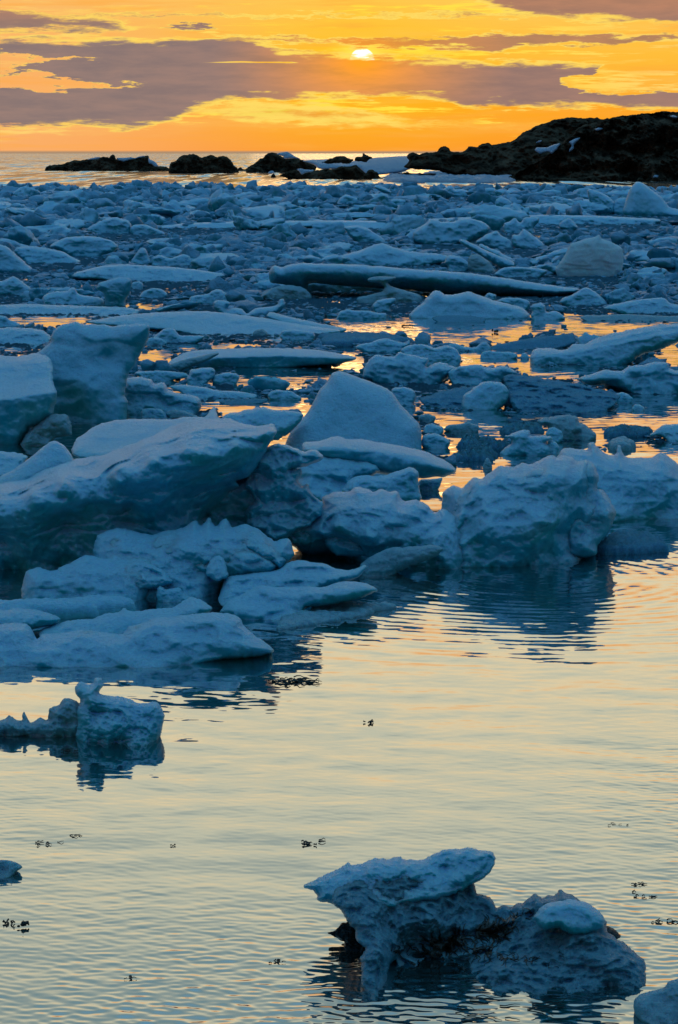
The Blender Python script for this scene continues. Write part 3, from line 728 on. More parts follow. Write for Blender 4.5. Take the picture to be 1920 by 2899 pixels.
# ---------------------------------------------------------------- near floes along the open water
ice_parts('front_ice_floe', 'low rounded blue floe lying along the open water at the left edge', 'ice floe', [
    ('rounded_front', 'A', [(-90, 1015), (0, 1012), (80, 1000), (130, 1010), (160, 1050), (170, 1080), (200, 1055), (270, 1050), (390, 1035), (440, 1040), (560, 1060), (600, 1018), (640, 1012), (700, 985), (850, 968), (950, 955), (1060, 958), (1110, 976), (1130, 1020),
                           (1180, 1062), (1240, 1100), (1276, 1135), (1200, 1162), (1000, 1178), (700, 1197), (500, 1210), (300, 1206), (0, 1196), (-90, 1196)], 1196,
     dict(lean=1.1, tf=.16, tb=.3, R=60, amp=.045, fr=5, jag=3, sp=3.2)),
    ('ice_lobe', 'A', [(270, 1150), (300, 1085), (360, 1050), (405, 1038), (450, 1052), (470, 1080), (420, 1120), (400, 1160), (320, 1175)], 1196, dict(Y=10.06, lean=1.1, tf=.05, tb=.2, R=35, amp=.03, fr=8, jag=3, ext=False)),
    ('ice_lobe', 'A', [(550, 1150), (570, 1080), (600, 1030), (640, 1012), (690, 1030), (740, 1050), (760, 1090), (700, 1130), (640, 1170)], 1196, dict(Y=10.05, lean=1.1, tf=.05, tb=.2, R=35, amp=.03, fr=8, jag=3, ext=False)),
    ('ice_lobe', 'A', [(765, 1090), (775, 1045), (805, 1028), (838, 1045), (850, 1080), (900, 1110), (840, 1120), (790, 1110)], 1196, dict(Y=10.04, lean=1.1, tf=.05, tb=.2, R=22, amp=.02, fr=9, jag=3, ext=False)),
    ('back_ledge', 'A', [(150, 1090), (180, 1040), (230, 1020), (280, 1003), (330, 990), (430, 985), (500, 960), (560, 950), (575, 928), (590, 948), (700, 940), (800, 932), (850, 900), (885, 882), (930, 895), (990, 932), (960, 960), (900, 1000), (600, 1080), (300, 1100)], 1150,
     dict(Y=10.55, lean=1.5, tf=.1, R=40, amp=.03, fr=6, ext=False)),
    ('back_ledge', 'A', [(-60, 960), (0, 940), (30, 945), (70, 935), (140, 938), (200, 950), (270, 972), (284, 990), (230, 1020), (100, 1040), (-60, 1040)], 1100,
     dict(Y=10.6, lean=1.5, tf=.1, R=30, amp=.03, fr=6, ext=False)),
])
pan('flat_ice_strip', 'flat dark strip of ice in the gap behind the rounded front floe', 'ice floe', 'A', [(-60, 880), (0, 878), (150, 880), (330, 870), (500, 862), (610, 862), (608, 888), (400, 900), (200, 915), (-60, 925)], M_ICE, ht=.07)
ice_parts('layered_ice_floe', 'layered teal floe with a thin curled point, between the slab base and open water', 'ice floe', [
    ('upper_layer', 'A', [(985, 950), (1012, 880), (1040, 800), (1070, 785), (1200, 770), (1290, 758), (1340, 720), (1400, 711), (1450, 722), (1500, 726), (1540, 750), (1600, 758), (1650, 750), (1682, 738), (1697, 733), (1698, 750), (1660, 790), (1610, 812),
                          (1560, 830), (1400, 880), (1200, 960), (1060, 965)], 1000, dict(Y=11.35, lean=1.6, tf=.12, R=40, amp=.05, fr=6, jag=3, ext=False)),
    ('lower_layer', 'A', [(1010, 960), (1060, 900), (1140, 860), (1200, 830), (1300, 840), (1400, 835), (1500, 838), (1560, 815), (1610, 810), (1680, 816), (1757, 848), (1700, 878), (1640, 900), (1500, 925), (1400, 935), (1410, 985), (1380, 1000), (1240, 990), (1140, 985), (1040, 960)], 985,
     dict(lean=1.3, tf=.12, R=40, amp=.05, fr=6, jag=3)),
])
pan('sunken_ice_ledge', 'barely awash ice ledge in front of the layered teal floe', 'ice floe', 'A', [(1220, 985), (1400, 940), (1600, 900), (1800, 892), (1850, 905), (1700, 940), (1500, 985), (1300, 1010)], M_DIRTY, ht=.02, amp=.02)
ice('ice_plate', 'thin pale tongue of ice propped in front of the lumpy ridge', 'ice plate', 'B',
    [(90, 740), (150, 695), (200, 668), (245, 655), (330, 652), (440, 642), (490, 658), (450, 700), (370, 725), (320, 745), (260, 775), (180, 800), (110, 790)], 785, M_DIRTY, lean=.4, tf=.07, tb=.1, amp=.02, jag=3)
ice('ice_chunk', 'small jagged chunk standing in the dark gap behind the front floe', 'ice chunk', 'A', [(720, 872), (728, 840), (740, 830), (770, 850), (832, 836), (852, 870), (885, 885), (860, 915), (740, 912)], 905)
pan('granular_ice_pan', 'flat glittery ice pan floating right of the pitted berg', 'ice floe', 'B', [(1200, 610), (1235, 580), (1275, 568), (1430, 568), (1500, 592), (1528, 628), (1400, 640), (1200, 642)], M_GRAN, ht=.05, amp=.012, fr=14)
# ---------------------------------------------------------------- loose pieces in the open water
ice_parts('floating_ice_lump', 'crystalline lump of pale ice with a trailing tail, adrift at the left', 'ice lump', [
    ('main_lump', 'C', [(345, 380), (360, 320), (352, 270), (372, 215), (348, 185), (350, 148), (376, 130), (405, 146), (428, 142), (442, 112), (470, 113), (478, 150), (456, 186), (500, 200), (562, 200), (600, 215), (622, 232), (700, 230), (722, 222), (752, 258), (762, 300), (748, 350), (705, 405), (640, 402), (560, 430), (480, 438), (400, 415)],
     415, dict(lean=.4, amp=.045, fr=12, jag=4, sp=2.4, R=70)),
    ('tail', 'C', [(-80, 300), (0, 312), (22, 300), (45, 284), (62, 300), (85, 312), (108, 310), (106, 268), (122, 285), (140, 328), (180, 298), (218, 312), (222, 255), (245, 243), (272, 240), (290, 215), (330, 212), (365, 225), (400, 260), (420, 380), (340, 402), (230, 392), (150, 392), (100, 385), (0, 382), (-80, 375)],
     385, dict(mat=M_DIRTY, lean=.4, tf=.06, amp=.035, fr=14, jag=6, sp=2.6)),
])
ice_parts('weathered_ice_piece', 'weathered piece of blue grey ice tangled with dark kelp, nearest to the viewer', 'ice piece', [
    ('snowy_cap', 'D', [(98, 292), (150, 265), (205, 235), (262, 213), (285, 192), (300, 210), (400, 180), (425, 176), (440, 186), (482, 174), (500, 186), (585, 184), (620, 160), (655, 150), (700, 146), (760, 137), (800, 146), (850, 155), (858, 200), (832, 240), (785, 272), (740, 300),
                       (660, 340), (560, 365), (420, 400), (330, 395), (270, 372), (200, 356), (160, 342), (158, 312)], 625,
     dict(Y=6.2, lean=1.1, tf=.07, tb=.08, R=40, amp=.035, fr=11, jag=6, ext=False, sp=2.4)),
    ('glassy_body', 'D', [(215, 345), (230, 300), (290, 260), (400, 235), (520, 225), (640, 205), (720, 200), (772, 230), (775, 275), (784, 318), (812, 325), (842, 338), (862, 375), (890, 360), (920, 372), (945, 350), (962, 356), (990, 335), (1012, 318), (1040, 335), (1065, 318), (1085, 330), (1112, 298), (1140, 318), (1180, 335), (1240, 378), (1286, 420), (1292, 462), (1340, 500),
                         (1400, 545), (1442, 580), (1448, 620), (1380, 655), (1200, 665), (1050, 645), (850, 655), (650, 645), (560, 605), (470, 572), (440, 600), (430, 628), (352, 622), (328, 578), (354, 532), (318, 500), (310, 455), (275, 425), (265, 395)], 630,
     dict(mat=M_GLASS, lean=1.15, tf=.065, tb=.14, R=60, amp=.045, fr=13, jag=5, sp=2.4,
          relief=[(400, 400, -.02), (600, 420, -.02), (400, 560, -.10), (520, 520, .12), (700, 520, .12), (880, 500, .08), (880, 620, -.05), (1150, 420, -.04), (1100, 520, .0), (1250, 600, -.06), (760, 310, .06)])),
    ('ice_knob', 'D', [(1005, 405), (1030, 370), (1065, 352), (1150, 338), (1212, 350), (1262, 388), (1286, 420), (1280, 445), (1240, 470), (1200, 482), (1150, 478), (1100, 450), (1050, 460), (1020, 440)], 620,
     dict(Y=6.10, lean=.9, tf=.06, tb=.06, amp=.015, fr=14, jag=3, ext=False)),
    ('wet_foot', 'D', [(832, 648), (870, 625), (905, 608), (1000, 596), (1046, 622), (1040, 650), (1015, 668), (900, 676)], 668, dict(lean=1.6, tf=.03, tb=.08, amp=.015, fr=18, jag=2)),
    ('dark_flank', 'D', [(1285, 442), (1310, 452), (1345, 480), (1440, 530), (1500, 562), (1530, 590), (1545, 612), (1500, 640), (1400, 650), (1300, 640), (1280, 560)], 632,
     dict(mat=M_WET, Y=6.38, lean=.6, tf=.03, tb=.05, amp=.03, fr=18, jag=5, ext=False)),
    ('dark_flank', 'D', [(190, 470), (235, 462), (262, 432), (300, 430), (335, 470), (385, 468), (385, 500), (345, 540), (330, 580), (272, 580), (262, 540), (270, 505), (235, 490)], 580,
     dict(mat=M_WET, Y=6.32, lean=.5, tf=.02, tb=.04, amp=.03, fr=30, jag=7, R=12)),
])
ice('ice_chunk', 'speckled grey ice chunk cut off by the lower right corner', 'ice chunk', 'D', [(1394, 760), (1396, 735), (1420, 706), (1510, 690), (1530, 660), (1568, 648), (1700, 640), (1760, 700), (1700, 830), (1480, 822), (1405, 800)], 818, M_DIRTY, lean=.9, amp=.02, fr=12)
ice('ice_chunk', 'dark tapering ice chunk poking in from the left edge', 'ice chunk', 'E', [(-80, 300), (-20, 300), (40, 302), (82, 318), (108, 336), (80, 350), (60, 375), (10, 392), (-80, 396)], 382, M_DIRTY, lean=.9, amp=.02, fr=14)
# ------------------------------------------------------------------ middle distance, round the orange pools
def blk(label, crop, pts, wl, cat='ice chunk', name='ice_chunk', mat=None, **k): return ice(name, label, cat, crop, pts, wl, mat, **k)
blk('lumpy ice block with a hooked lip, left of centre in the orange pool', 'G', [(108, 345), (115, 290), (160, 236), (200, 240), (262, 246), (278, 222), (330, 236), (380, 245), (420, 256), (398, 300), (455, 270), (500, 275), (552, 300), (505, 340), (420, 385), (250, 378), (150, 360)], 370, 'ice block', 'ice_block', amp=.07, fr=5)
blk('rounded snowy chunk behind the hooked ice block', 'G', [(285, 215), (300, 200), (335, 188), (392, 184), (440, 205), (500, 190), (548, 212), (570, 250), (552, 285), (480, 300), (360, 290), (300, 260)], 285, amp=.05)
blk('long straight edged plate tilted up out of the orange pool', 'G', [(695, 205), (720, 190), (860, 163), (1085, 135), (1099, 182), (1060, 196), (1040, 205), (900, 218), (705, 216)], 210, 'ice plate', 'ice_plate', M_GRAN, lean=1.6, tf=.08, tb=.2, R=10, jag=1.2, amp=.02, billow=False)
blk('long pale slab rising toward the right edge over a row of lumps', 'G', [(880, 262), (895, 215), (925, 204), (985, 206), (1020, 218), (1060, 210), (1092, 185), (1130, 192), (1200, 160), (1300, 130), (1400, 110), (1480, 98), (1568, 90), (1660, 80), (1660, 150), (1540, 190), (1480, 218), (1400, 235), (1280, 270), (1100, 288), (900, 282)],
    278, 'ice slab', 'ice_slab', lean=.3, tf=.14, R=26, amp=.06, fr=4, crest=[(880, 250), (1050, 225), (1200, 205), (1400, 165), (1600, 125)], top=2.6, sp=2.6)
blk('jagged translucent ice wall at the right edge, low in the water', 'G', [(1098, 350), (1120, 338), (1150, 330), (1190, 318), (1230, 305), (1300, 312), (1335, 290), (1400, 288), (1460, 268), (1520, 272), (1532, 300), (1568, 310), (1680, 315), (1680, 430), (1430, 425), (1320, 405), (1250, 380), (1140, 375)], 415, 'ice block', 'ice_block', amp=.07, fr=5, lean=.3)
ice_parts('granular_ice_floe', 'broad crystalline floe strewn with small lumps, right of the blue pyramid', 'ice floe', [
    ('main_plate', 'G', [(755, 335), (790, 328), (830, 326), (900, 340), (1000, 352), (1150, 380), (1260, 410), (1310, 430), (1270, 470), (1160, 492), (1000, 512), (880, 502), (795, 470), (778, 400)], 497, dict(mat=M_GRAN, lean=2.6, tf=.08, tb=.1, R=20, amp=.10, fr=5, jag=5, sp=2.5)),
    ('left_plate', 'G', [(368, 442), (420, 425), (480, 402), (560, 385), (640, 380), (700, 400), (640, 480), (480, 485), (400, 470)], 478, dict(mat=M_GRAN, lean=2.6, tf=.07, tb=.1, R=16, amp=.08, fr=5, jag=5)),
])
blk('smooth rounded block resting on the crystalline floe', 'G', [(568, 450), (578, 425), (600, 402), (650, 376), (668, 360), (720, 360), (755, 368), (783, 392), (786, 440), (768, 468), (680, 490), (600, 495), (572, 478)], 482, 'ice block', 'ice_block', dY=-.12, amp=.03, fr=4)
blk('bumpy ridge of ice behind the smooth rounded block', 'G', [(497, 320), (520, 305), (560, 290), (600, 284), (652, 280), (690, 300), (760, 288), (800, 300), (832, 322), (760, 345), (735, 372), (640, 385), (545, 380)], 375, 'ice block', 'ice_block', amp=.05, fr=5)
blk('small round lump at the tip of the crystalline floe', 'G', [(1272, 430), (1285, 413), (1312, 408), (1340, 418), (1362, 438), (1345, 460), (1300, 468)], 458)
blk('tiny lump alone in the orange water beside the right tip of the floe', 'G', [(1352, 485), (1365, 468), (1390, 465), (1415, 482), (1405, 498), (1370, 498)], 494)
blk('grey pitted chunk with a bright notch, in the orange water above the right berg', 'G', [(915, 542), (940, 530), (985, 524), (1060, 515), (1102, 520), (1110, 548), (1160, 572), (1196, 612), (1150, 640), (1030, 642), (985, 620), (960, 600), (965, 570), (930, 562)], 630, 'ice block', 'ice_block', M_DIRTY, amp=.05, fr=6)
blk('small rounded lump against the grey pitted chunk', 'G', [(955, 600), (970, 575), (1000, 570), (1030, 590), (1040, 625), (1000, 640), (965, 630)], 632, dY=-.15)
blk('winged ice piece with wide overhanging tips in the orange water', 'G', [(742, 692), (770, 660), (800, 650), (790, 625), (757, 618), (800, 600), (850, 583), (884, 588), (888, 615), (940, 612), (985, 616), (985, 630), (950, 645), (975, 660), (985, 690), (960, 705), (850, 712), (760, 708)], 700, 'ice block', 'ice_block', amp=.05, fr=6)
blk('rounded lump at the right foot of the winged ice piece', 'G', [(955, 690), (958, 650), (980, 632), (1005, 640), (1022, 668), (1005, 695), (975, 702)], 695)
blk('flat topped grey chunk right beside the blue pyramid', 'G', [(378, 650), (388, 612), (410, 602), (450, 600), (516, 632), (512, 655), (480, 668), (420, 674)], 668)
blk('small crumbling chunk above the flat topped grey chunk', 'G', [(388, 600), (395, 565), (430, 553), (480, 570), (486, 590), (462, 606), (410, 610)], 604)
blk('low dark lump between the two orange channels', 'G', [(480, 585), (500, 562), (560, 556), (600, 548), (650, 565), (640, 590), (560, 598)], 592, mat=M_DIRTY)
blk('round lump at the shoulder of the blue pyramid', 'G', [(240, 400), (262, 388), (310, 386), (350, 402), (357, 440), (330, 468), (280, 475), (245, 450)], 465)
blk('pebbly lump beside the left end of the crystalline floe', 'G', [(365, 530), (375, 515), (410, 508), (450, 525), (440, 548), (395, 560)], 552, mat=M_DIRTY)
blk('row of low snowy humps in front of the straight edged plate', 'G', [(650, 252), (656, 228), (690, 216), (740, 222), (790, 222), (825, 232), (828, 250), (770, 258), (680, 260)], 254)
blk('small pointed lump beside the low snowy humps', 'G', [(838, 248), (848, 228), (865, 228), (882, 246), (870, 258), (845, 258)], 254)
blk('pointed ridge of ice left of the straight edged plate', 'G', [(498, 205), (510, 185), (535, 182), (580, 198), (630, 203), (660, 178), (680, 175), (706, 205), (690, 220), (620, 224), (560, 224)], 218)
blk('snowy hump with a small horn, at the left bank of the orange pool', 'G', [(68, 205), (90, 190), (150, 180), (180, 165), (222, 161), (290, 180), (310, 182), (325, 164), (330, 192), (300, 215), (240, 232), (160, 226), (100, 218)], 226)
pan('ice_floe', 'thin granular floe lying along the top left of the orange pool', 'ice floe', 'G', [(-80, 130), (50, 128), (190, 130), (335, 144), (332, 158), (200, 162), (60, 166), (-80, 168)], ht=.07)
pan('ice_floe', 'thin glittering floe in the orange water left of the right edge', 'ice floe', 'G', [(1220, 566), (1300, 557), (1448, 560), (1450, 578), (1380, 586), (1240, 586)], ht=.05, amp=.02, fr=20)
pan('ice_floe', 'dark brown tinted floe under the thin glittering floe', 'ice floe', 'G', [(1242, 622), (1262, 608), (1340, 606), (1368, 622), (1350, 640), (1260, 640)], M_DIRTY, ht=.06)
pan('ice_floe', 'crumbly dark floe spanning the channel above the winged piece', 'ice floe', 'G', [(545, 640), (580, 605), (700, 625), (800, 630), (790, 652), (640, 655)], ht=.04, amp=.03, fr=18)
pan('ice_floe', 'crumbly speckled floe in the channel below the flat topped grey chunk', 'ice floe', 'G', [(520, 690), (580, 668), (700, 655), (722, 680), (700, 700), (560, 700)], ht=.04, amp=.03, fr=18)
pan('ice_floe', 'dark speckled floe in the shadowed water below the crystalline floe', 'ice floe', 'G', [(745, 570), (800, 545), (920, 545), (945, 572), (900, 584), (780, 582)], ht=.04, amp=.025, fr=18)
blk('sloping floe entering at the right edge above the smooth berg', 'G', [(1428, 612), (1460, 590), (1500, 562), (1568, 556), (1660, 550), (1660, 650), (1540, 640), (1500, 615)], 636, 'ice floe', 'ice_floe', lean=1.2)
blk('little upright stub of clear ice below the blue pyramid', 'G', [(662, 770), (668, 745), (680, 715), (692, 712), (708, 745), (710, 768)], 764, mat=M_DIRTY)
# left half
ice_parts('broad_snowy_floe', 'broad gently domed snowy floe behind the tall fin', 'ice floe', [
    ('domed_plate', 'F', [(385, 85), (470, 70), (560, 55), (660, 45), (760, 38), (900, 33), (1000, 38), (1100, 50), (1240, 68), (1350, 90), (1450, 105), (1600, 125), (1400, 135), (1180, 150), (1000, 140), (800, 125), (600, 108), (450, 100)], 140, dict(lean=3.2, tf=.12, tb=.2, R=16, amp=.03, fr=7, jag=2, sp=2.8)),
    ('raised_plate', 'F', [(1228, 60), (1245, 35), (1300, 50), (1400, 75), (1500, 95), (1620, 118), (1500, 125), (1350, 110)], 130, dict(lean=2.2, tf=.08, tb=.1, R=12, amp=.02, fr=7, jag=2)),
])
blk('long flat floe with a dark undercut side, right of the tall fin', 'F', [(740, 300), (780, 268), (860, 222), (1000, 210), (1200, 204), (1450, 210), (1568, 232), (1650, 245), (1640, 262), (1568, 280), (1400, 288), (1150, 300), (980, 312), (860, 300)],
    296, 'ice floe', 'ice_floe', lean=-.4, tf=.08, tb=.3, R=14, amp=.025, fr=7, jag=2, crest=[(740, 300), (1000, 250), (1300, 240), (1650, 255)], top=4.5, sp=2.8)
blk('narrow wedge leaning on the left end of the long flat floe', 'F', [(738, 300), (790, 278), (860, 256), (940, 238), (1005, 226), (1016, 234), (960, 264), (860, 300), (760, 310)], 306, 'ice plate', 'ice_plate', M_DIRTY, lean=.4, tf=.05, tb=.08, R=10, jag=1.5)
blk('snowy rolling floe at the left edge beneath the yellow pool', 'F', [(-80, 115), (0, 112), (60, 110), (120, 112), (200, 122), (242, 155), (220, 185), (100, 190), (-80, 195)], 185, 'ice floe', 'ice_floe', lean=2.0, tf=.15, amp=.04)
blk('mound with a flat crest at the far left bank of the yellow pool', 'F', [(-80, 60), (0, 55), (30, 58), (40, 75), (80, 85), (150, 108), (60, 115), (-80, 115)], 110)
blk('mushroom capped lump on the ridge right of the tall fin', 'F', [(862, 345), (875, 330), (880, 305), (930, 298), (975, 294), (998, 312), (992, 340), (960, 372), (930, 385), (870, 378)], 378, amp=.04)
blk('low ridge of ice leading to the mushroom capped lump', 'F', [(618, 322), (640, 312), (760, 310), (860, 320), (880, 340), (800, 352), (760, 368), (700, 355), (640, 338)], 356)
blk('flat lump just right of the mushroom capped lump', 'F', [(985, 330), (1040, 318), (1090, 320), (1112, 338), (1080, 375), (1010, 390), (980, 365)], 376)
blk('boulder of ice in the orange channel near the pyramid', 'F', [(1236, 425), (1250, 405), (1280, 398), (1340, 402), (1398, 432), (1380, 448), (1260, 450)], 444)
blk('low bumpy mass between the lumpy heap and the orange channel', 'F', [(770, 380), (850, 375), (940, 385), (1000, 400), (1100, 405), (1190, 420), (1180, 440), (1050, 445), (930, 440), (840, 415)], 436, lean=1.2)
blk('thin crystalline pan left of the orange channel', 'F', [(1000, 455), (1080, 440), (1160, 440), (1245, 438), (1230, 458), (1100, 466)], 462, 'ice floe', 'ice_floe', M_GRAN, lean=2.5)
blk('cluster of spiky lumps on the near rim of the broad snowy floe', 'F', [(1290, 152), (1305, 125), (1340, 120), (1400, 125), (1450, 128), (1462, 155), (1420, 175), (1340, 170)], 168)
blk('single clear lump on the rim of the broad snowy floe', 'F', [(1168, 140), (1180, 122), (1215, 116), (1236, 135), (1225, 150), (1180, 152)], 149, mat=M_DIRTY)
blk('rounded chunk between the tall fin and the broad snowy floe', 'F', [(700, 165), (720, 145), (760, 115), (805, 114), (832, 150), (900, 145), (950, 150), (930, 172), (850, 188), (770, 185)], 182)
blk('low oval lump under the rounded chunk beside the fin', 'F', [(675, 180), (690, 155), (740, 158), (775, 178), (740, 192), (690, 192)], 189)
blk('flat bar of ice across the left edge above the yellow pool', 'H', [(-80, 598), (100, 588), (350, 597), (600, 605), (655, 620), (600, 638), (400, 642), (200, 640), (-80, 638)], 636, 'ice floe', 'ice_floe', lean=3.0, tf=.15, R=8, jag=1.5, amp=.03)
# ------------------------------------------------------------------ farther out
blk('mushroom shaped ice stump with a wide flat head', 'H', [(445, 512), (458, 492), (500, 478), (540, 468), (590, 465), (609, 480), (605, 510), (598, 545), (580, 572), (586, 605), (484, 605), (486, 560), (475, 535), (450, 525)], 600, 'ice block', 'ice_block', lean=-.1, jag=1.5, amp=.04)
blk('dark rounded hump with a smooth back, upper left', 'H', [(222, 325), (250, 305), (300, 282), (370, 275), (450, 276), (520, 296), (548, 325), (520, 358), (440, 378), (340, 376), (280, 350)], 372, 'ice block', 'ice_block', amp=.06, jag=2)
blk('smooth sloping mound at the left edge', 'H', [(-80, 320), (0, 312), (30, 322), (60, 348), (110, 390), (152, 428), (150, 445), (40, 452), (-80, 452)], 446, 'ice block', 'ice_block', amp=.05)
blk('long lumpy bank beside the smooth left mound', 'H', [(62, 345), (80, 325), (140, 320), (220, 332), (290, 348), (330, 370), (378, 395), (330, 408), (200, 402), (130, 400), (100, 380)], 402, lean=1.0)
blk('small sharp pyramid in front of the dark rounded hump', 'H', [(598, 402), (620, 368), (640, 340), (655, 328), (672, 332), (690, 370), (706, 405), (650, 415)], 408, jag=1)
blk('jagged heap just right of the small sharp pyramid', 'H', [(700, 412), (705, 375), (740, 362), (790, 380), (840, 358), (870, 362), (898, 400), (860, 418), (760, 420)], 414)
blk('wide flat floe with a rounded back in the left middle distance', 'H', [(328, 460), (345, 445), (420, 425), (480, 412), (560, 406), (680, 412), (800, 418), (920, 432), (1035, 448), (1042, 462), (960, 482), (800, 490), (650, 492), (480, 478), (350, 472)], 484, 'ice floe', 'ice_floe', lean=1.8, tf=.2, R=16, jag=2, amp=.06)
blk('little round lump sitting on the wide flat floe', 'H', [(592, 465), (595, 442), (620, 435), (648, 442), (654, 468), (640, 480), (605, 480)], 476)
blk('dark green faced hump leaning left, far left middle', 'H', [(398, 240), (430, 222), (470, 200), (530, 188), (590, 200), (608, 225), (600, 262), (540, 270), (450, 270), (410, 262)], 266, 'ice block', 'ice_block')
blk('long tapering ridge trailing right of the leaning hump', 'H', [(600, 240), (620, 222), (670, 220), (720, 240), (765, 260), (762, 274), (680, 275), (610, 270)], 270)
blk('very long flat white floe crossing the middle of the far pack', 'H', [(718, 230), (800, 220), (900, 212), (1100, 208), (1300, 204), (1568, 202), (1800, 206), (1870, 218), (1860, 240), (1700, 243), (1500, 236), (1200, 236), (900, 246), (760, 240)], 240, 'ice floe', 'ice_floe', lean=2.5, tf=.4, R=7, jag=1.5, amp=.05)
blk('peaked lumpy boulder at the left edge beside the stump', 'H', [(-80, 490), (0, 486), (30, 475), (62, 458), (82, 470), (105, 488), (148, 520), (130, 545), (90, 556), (0, 552), (-80, 548)], 548, 'ice block', 'ice_block')
blk('low crusted floe with one tooth, left of the mushroom stump', 'H', [(192, 570), (210, 545), (260, 532), (310, 530), (330, 512), (345, 510), (362, 545), (420, 552), (482, 565), (480, 598), (300, 600), (200, 592)], 596, 'ice floe', 'ice_floe', lean=.8)
blk('lumpy white ridge with an upturned right horn', 'H', [(985, 610), (988, 580), (1005, 572), (1060, 576), (1065, 590), (1045, 615), (1090, 606), (1120, 612), (1145, 640), (1180, 608), (1240, 602), (1280, 596), (1295, 568), (1312, 565), (1322, 592), (1300, 625), (1200, 652), (1050, 648)], 645)
blk('three crowned lump left of the big dark roll', 'H', [(868, 585), (875, 560), (900, 550), (940, 545), (965, 540), (990, 522), (1020, 520), (1060, 552), (1062, 572), (1040, 590), (960, 594)], 588)
blk('small square lump beside the mushroom stump', 'H', [(604, 515), (612, 490), (645, 484), (662, 495), (662, 520), (630, 524)], 520)
blk('pile of rounded lumps in front of the wide flat floe', 'H', [(640, 560), (660, 530), (700, 515), (750, 520), (778, 545), (760, 565), (680, 570)], 563)
ice_parts('dark_ice_roll', 'big log like roll of ice with a black undercut side in the middle distance', 'ice slab', [
    ('roll', 'I', [(-325, 440), (-312, 418), (-296, 408), (-262, 420), (-240, 410), (-160, 398), (-80, 404), (0, 402), (100, 408), (200, 416), (300, 425), (400, 432), (600, 445), (700, 460), (850, 482), (1000, 505), (1112, 518), (1115, 530), (1085, 545), (1000, 562), (850, 556), (650, 545),
                   (500, 548), (380, 530), (200, 520), (0, 505), (-140, 490), (-150, 540), (-250, 500), (-322, 490)], 560,
     dict(Y=36.6, lean=-.8, tf=.45, tb=.9, R=34, amp=.04, fr=3, jag=2, sp=2.6, ext=False)),
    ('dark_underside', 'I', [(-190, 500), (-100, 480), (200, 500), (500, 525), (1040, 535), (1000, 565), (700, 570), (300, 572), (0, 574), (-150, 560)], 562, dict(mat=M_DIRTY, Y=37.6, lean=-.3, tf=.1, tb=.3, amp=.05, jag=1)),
    ('clear_foot', 'I', [(-370, 560), (-345, 535), (-300, 510), (-230, 500), (-160, 515), (-120, 555), (-150, 575), (-300, 575)], 570, dict(mat=M_DIRTY, tf=.15, amp=.04)),
])
blk('sculpted arching ice with a flat cap in front of the dark roll', 'I', [(130, 475), (150, 465), (200, 461), (264, 464), (262, 475), (222, 490), (240, 505), (285, 522), (340, 535), (382, 550), (386, 588), (250, 592), (80, 580), (82, 560), (150, 545), (200, 532), (212, 510), (190, 492), (140, 490)], 585, 'ice block', 'ice_block', M_DIRTY, tf=.12, amp=.04, jag=2)
blk('big upright rounded plate of pale ice standing alone', 'I', [(998, 430), (1015, 410), (1040, 370), (1058, 335), (1072, 308), (1110, 298), (1150, 284), (1180, 280), (1202, 266), (1218, 290), (1260, 302), (1312, 330), (1316, 380), (1310, 430), (1304, 468), (1200, 466), (1100, 458), (1020, 452)], 463, 'ice plate', 'ice_plate', M_PALE, lean=.2, tf=.16, tb=.2, R=26, amp=.05, jag=1.5, sp=2.3)
blk('leaning translucent fin left of the tallest far pyramid', 'I', [(1148, 60), (1168, 58), (1205, 68), (1245, 90), (1275, 118), (1276, 160), (1250, 185), (1190, 175), (1165, 130), (1152, 95)], 178, 'ice plate', 'ice_plate', tf=.3, R=12, jag=1)
blk('tallest smooth pyramid on the far pack near the right edge', 'I', [(1310, 165), (1328, 105), (1342, 65), (1358, 40), (1374, 24), (1392, 24), (1420, 40), (1455, 66), (1490, 92), (1512, 120), (1530, 142), (1568, 150), (1620, 160), (1600, 192), (1450, 192), (1330, 185)], 186, 'ice block', 'ice_pyramid', lean=.5, tf=.5, amp=.08, jag=1, billow=False)
blk('low connecting block between the far fin and the tallest pyramid', 'I', [(1262, 165), (1270, 120), (1290, 100), (1325, 95), (1345, 130), (1340, 180), (1290, 182)], 178)
blk('thick plank of ice tilted up to the left', 'I', [(553, 300), (562, 290), (580, 292), (640, 320), (690, 345), (745, 368), (800, 390), (827, 408), (815, 422), (755, 426), (700, 398), (640, 355), (590, 328)], 424, 'ice slab', 'ice_slab', Y=45.2, lean=.2, tf=.2, tb=.3, R=12, jag=1, ext=False)
blk('green tinted clear lump propping the tilted plank', 'I', [(594, 385), (610, 362), (645, 358), (690, 392), (712, 415), (735, 440), (700, 448), (640, 448), (598, 435)], 444, mat=M_DIRTY)
blk('pale squarish lump at the left foot of the tilted plank', 'I', [(484, 400), (498, 368), (520, 362), (562, 370), (606, 402), (608, 430), (560, 444), (498, 440), (505, 415)], 438)
blk('broken shards heaped right of the tilted plank', 'I', [(640, 335), (652, 306), (700, 332), (745, 345), (760, 362), (800, 375), (826, 402), (780, 400), (700, 360)], 424, Y=46)
blk('broad snow capped hill of ice at the top of the orange pool', 'I', [(318, 640), (340, 622), (380, 590), (410, 558), (440, 528), (470, 530), (492, 545), (535, 546), (600, 530), (640, 545), (690, 562), (750, 580), (800, 592), (850, 610), (888, 640), (870, 656), (700, 660), (520, 668), (400, 655), (340, 650)], 655, 'ice block', 'ice_hill', amp=.06, fr=2.6, lean=.8, tf=.25)
blk('small cube of ice perched behind the snow capped hill', 'I', [(668, 560), (690, 534), (730, 548), (725, 572), (700, 582)], 590, ext=False)
blk('bright low ledge awash along the foot of the snow capped hill', 'I', [(425, 655), (450, 645), (520, 640), (620, 645), (682, 654), (660, 666), (500, 670)], 664, 'ice floe', 'ice_floe', M_GRAN, dY=-.25, lean=2.5)
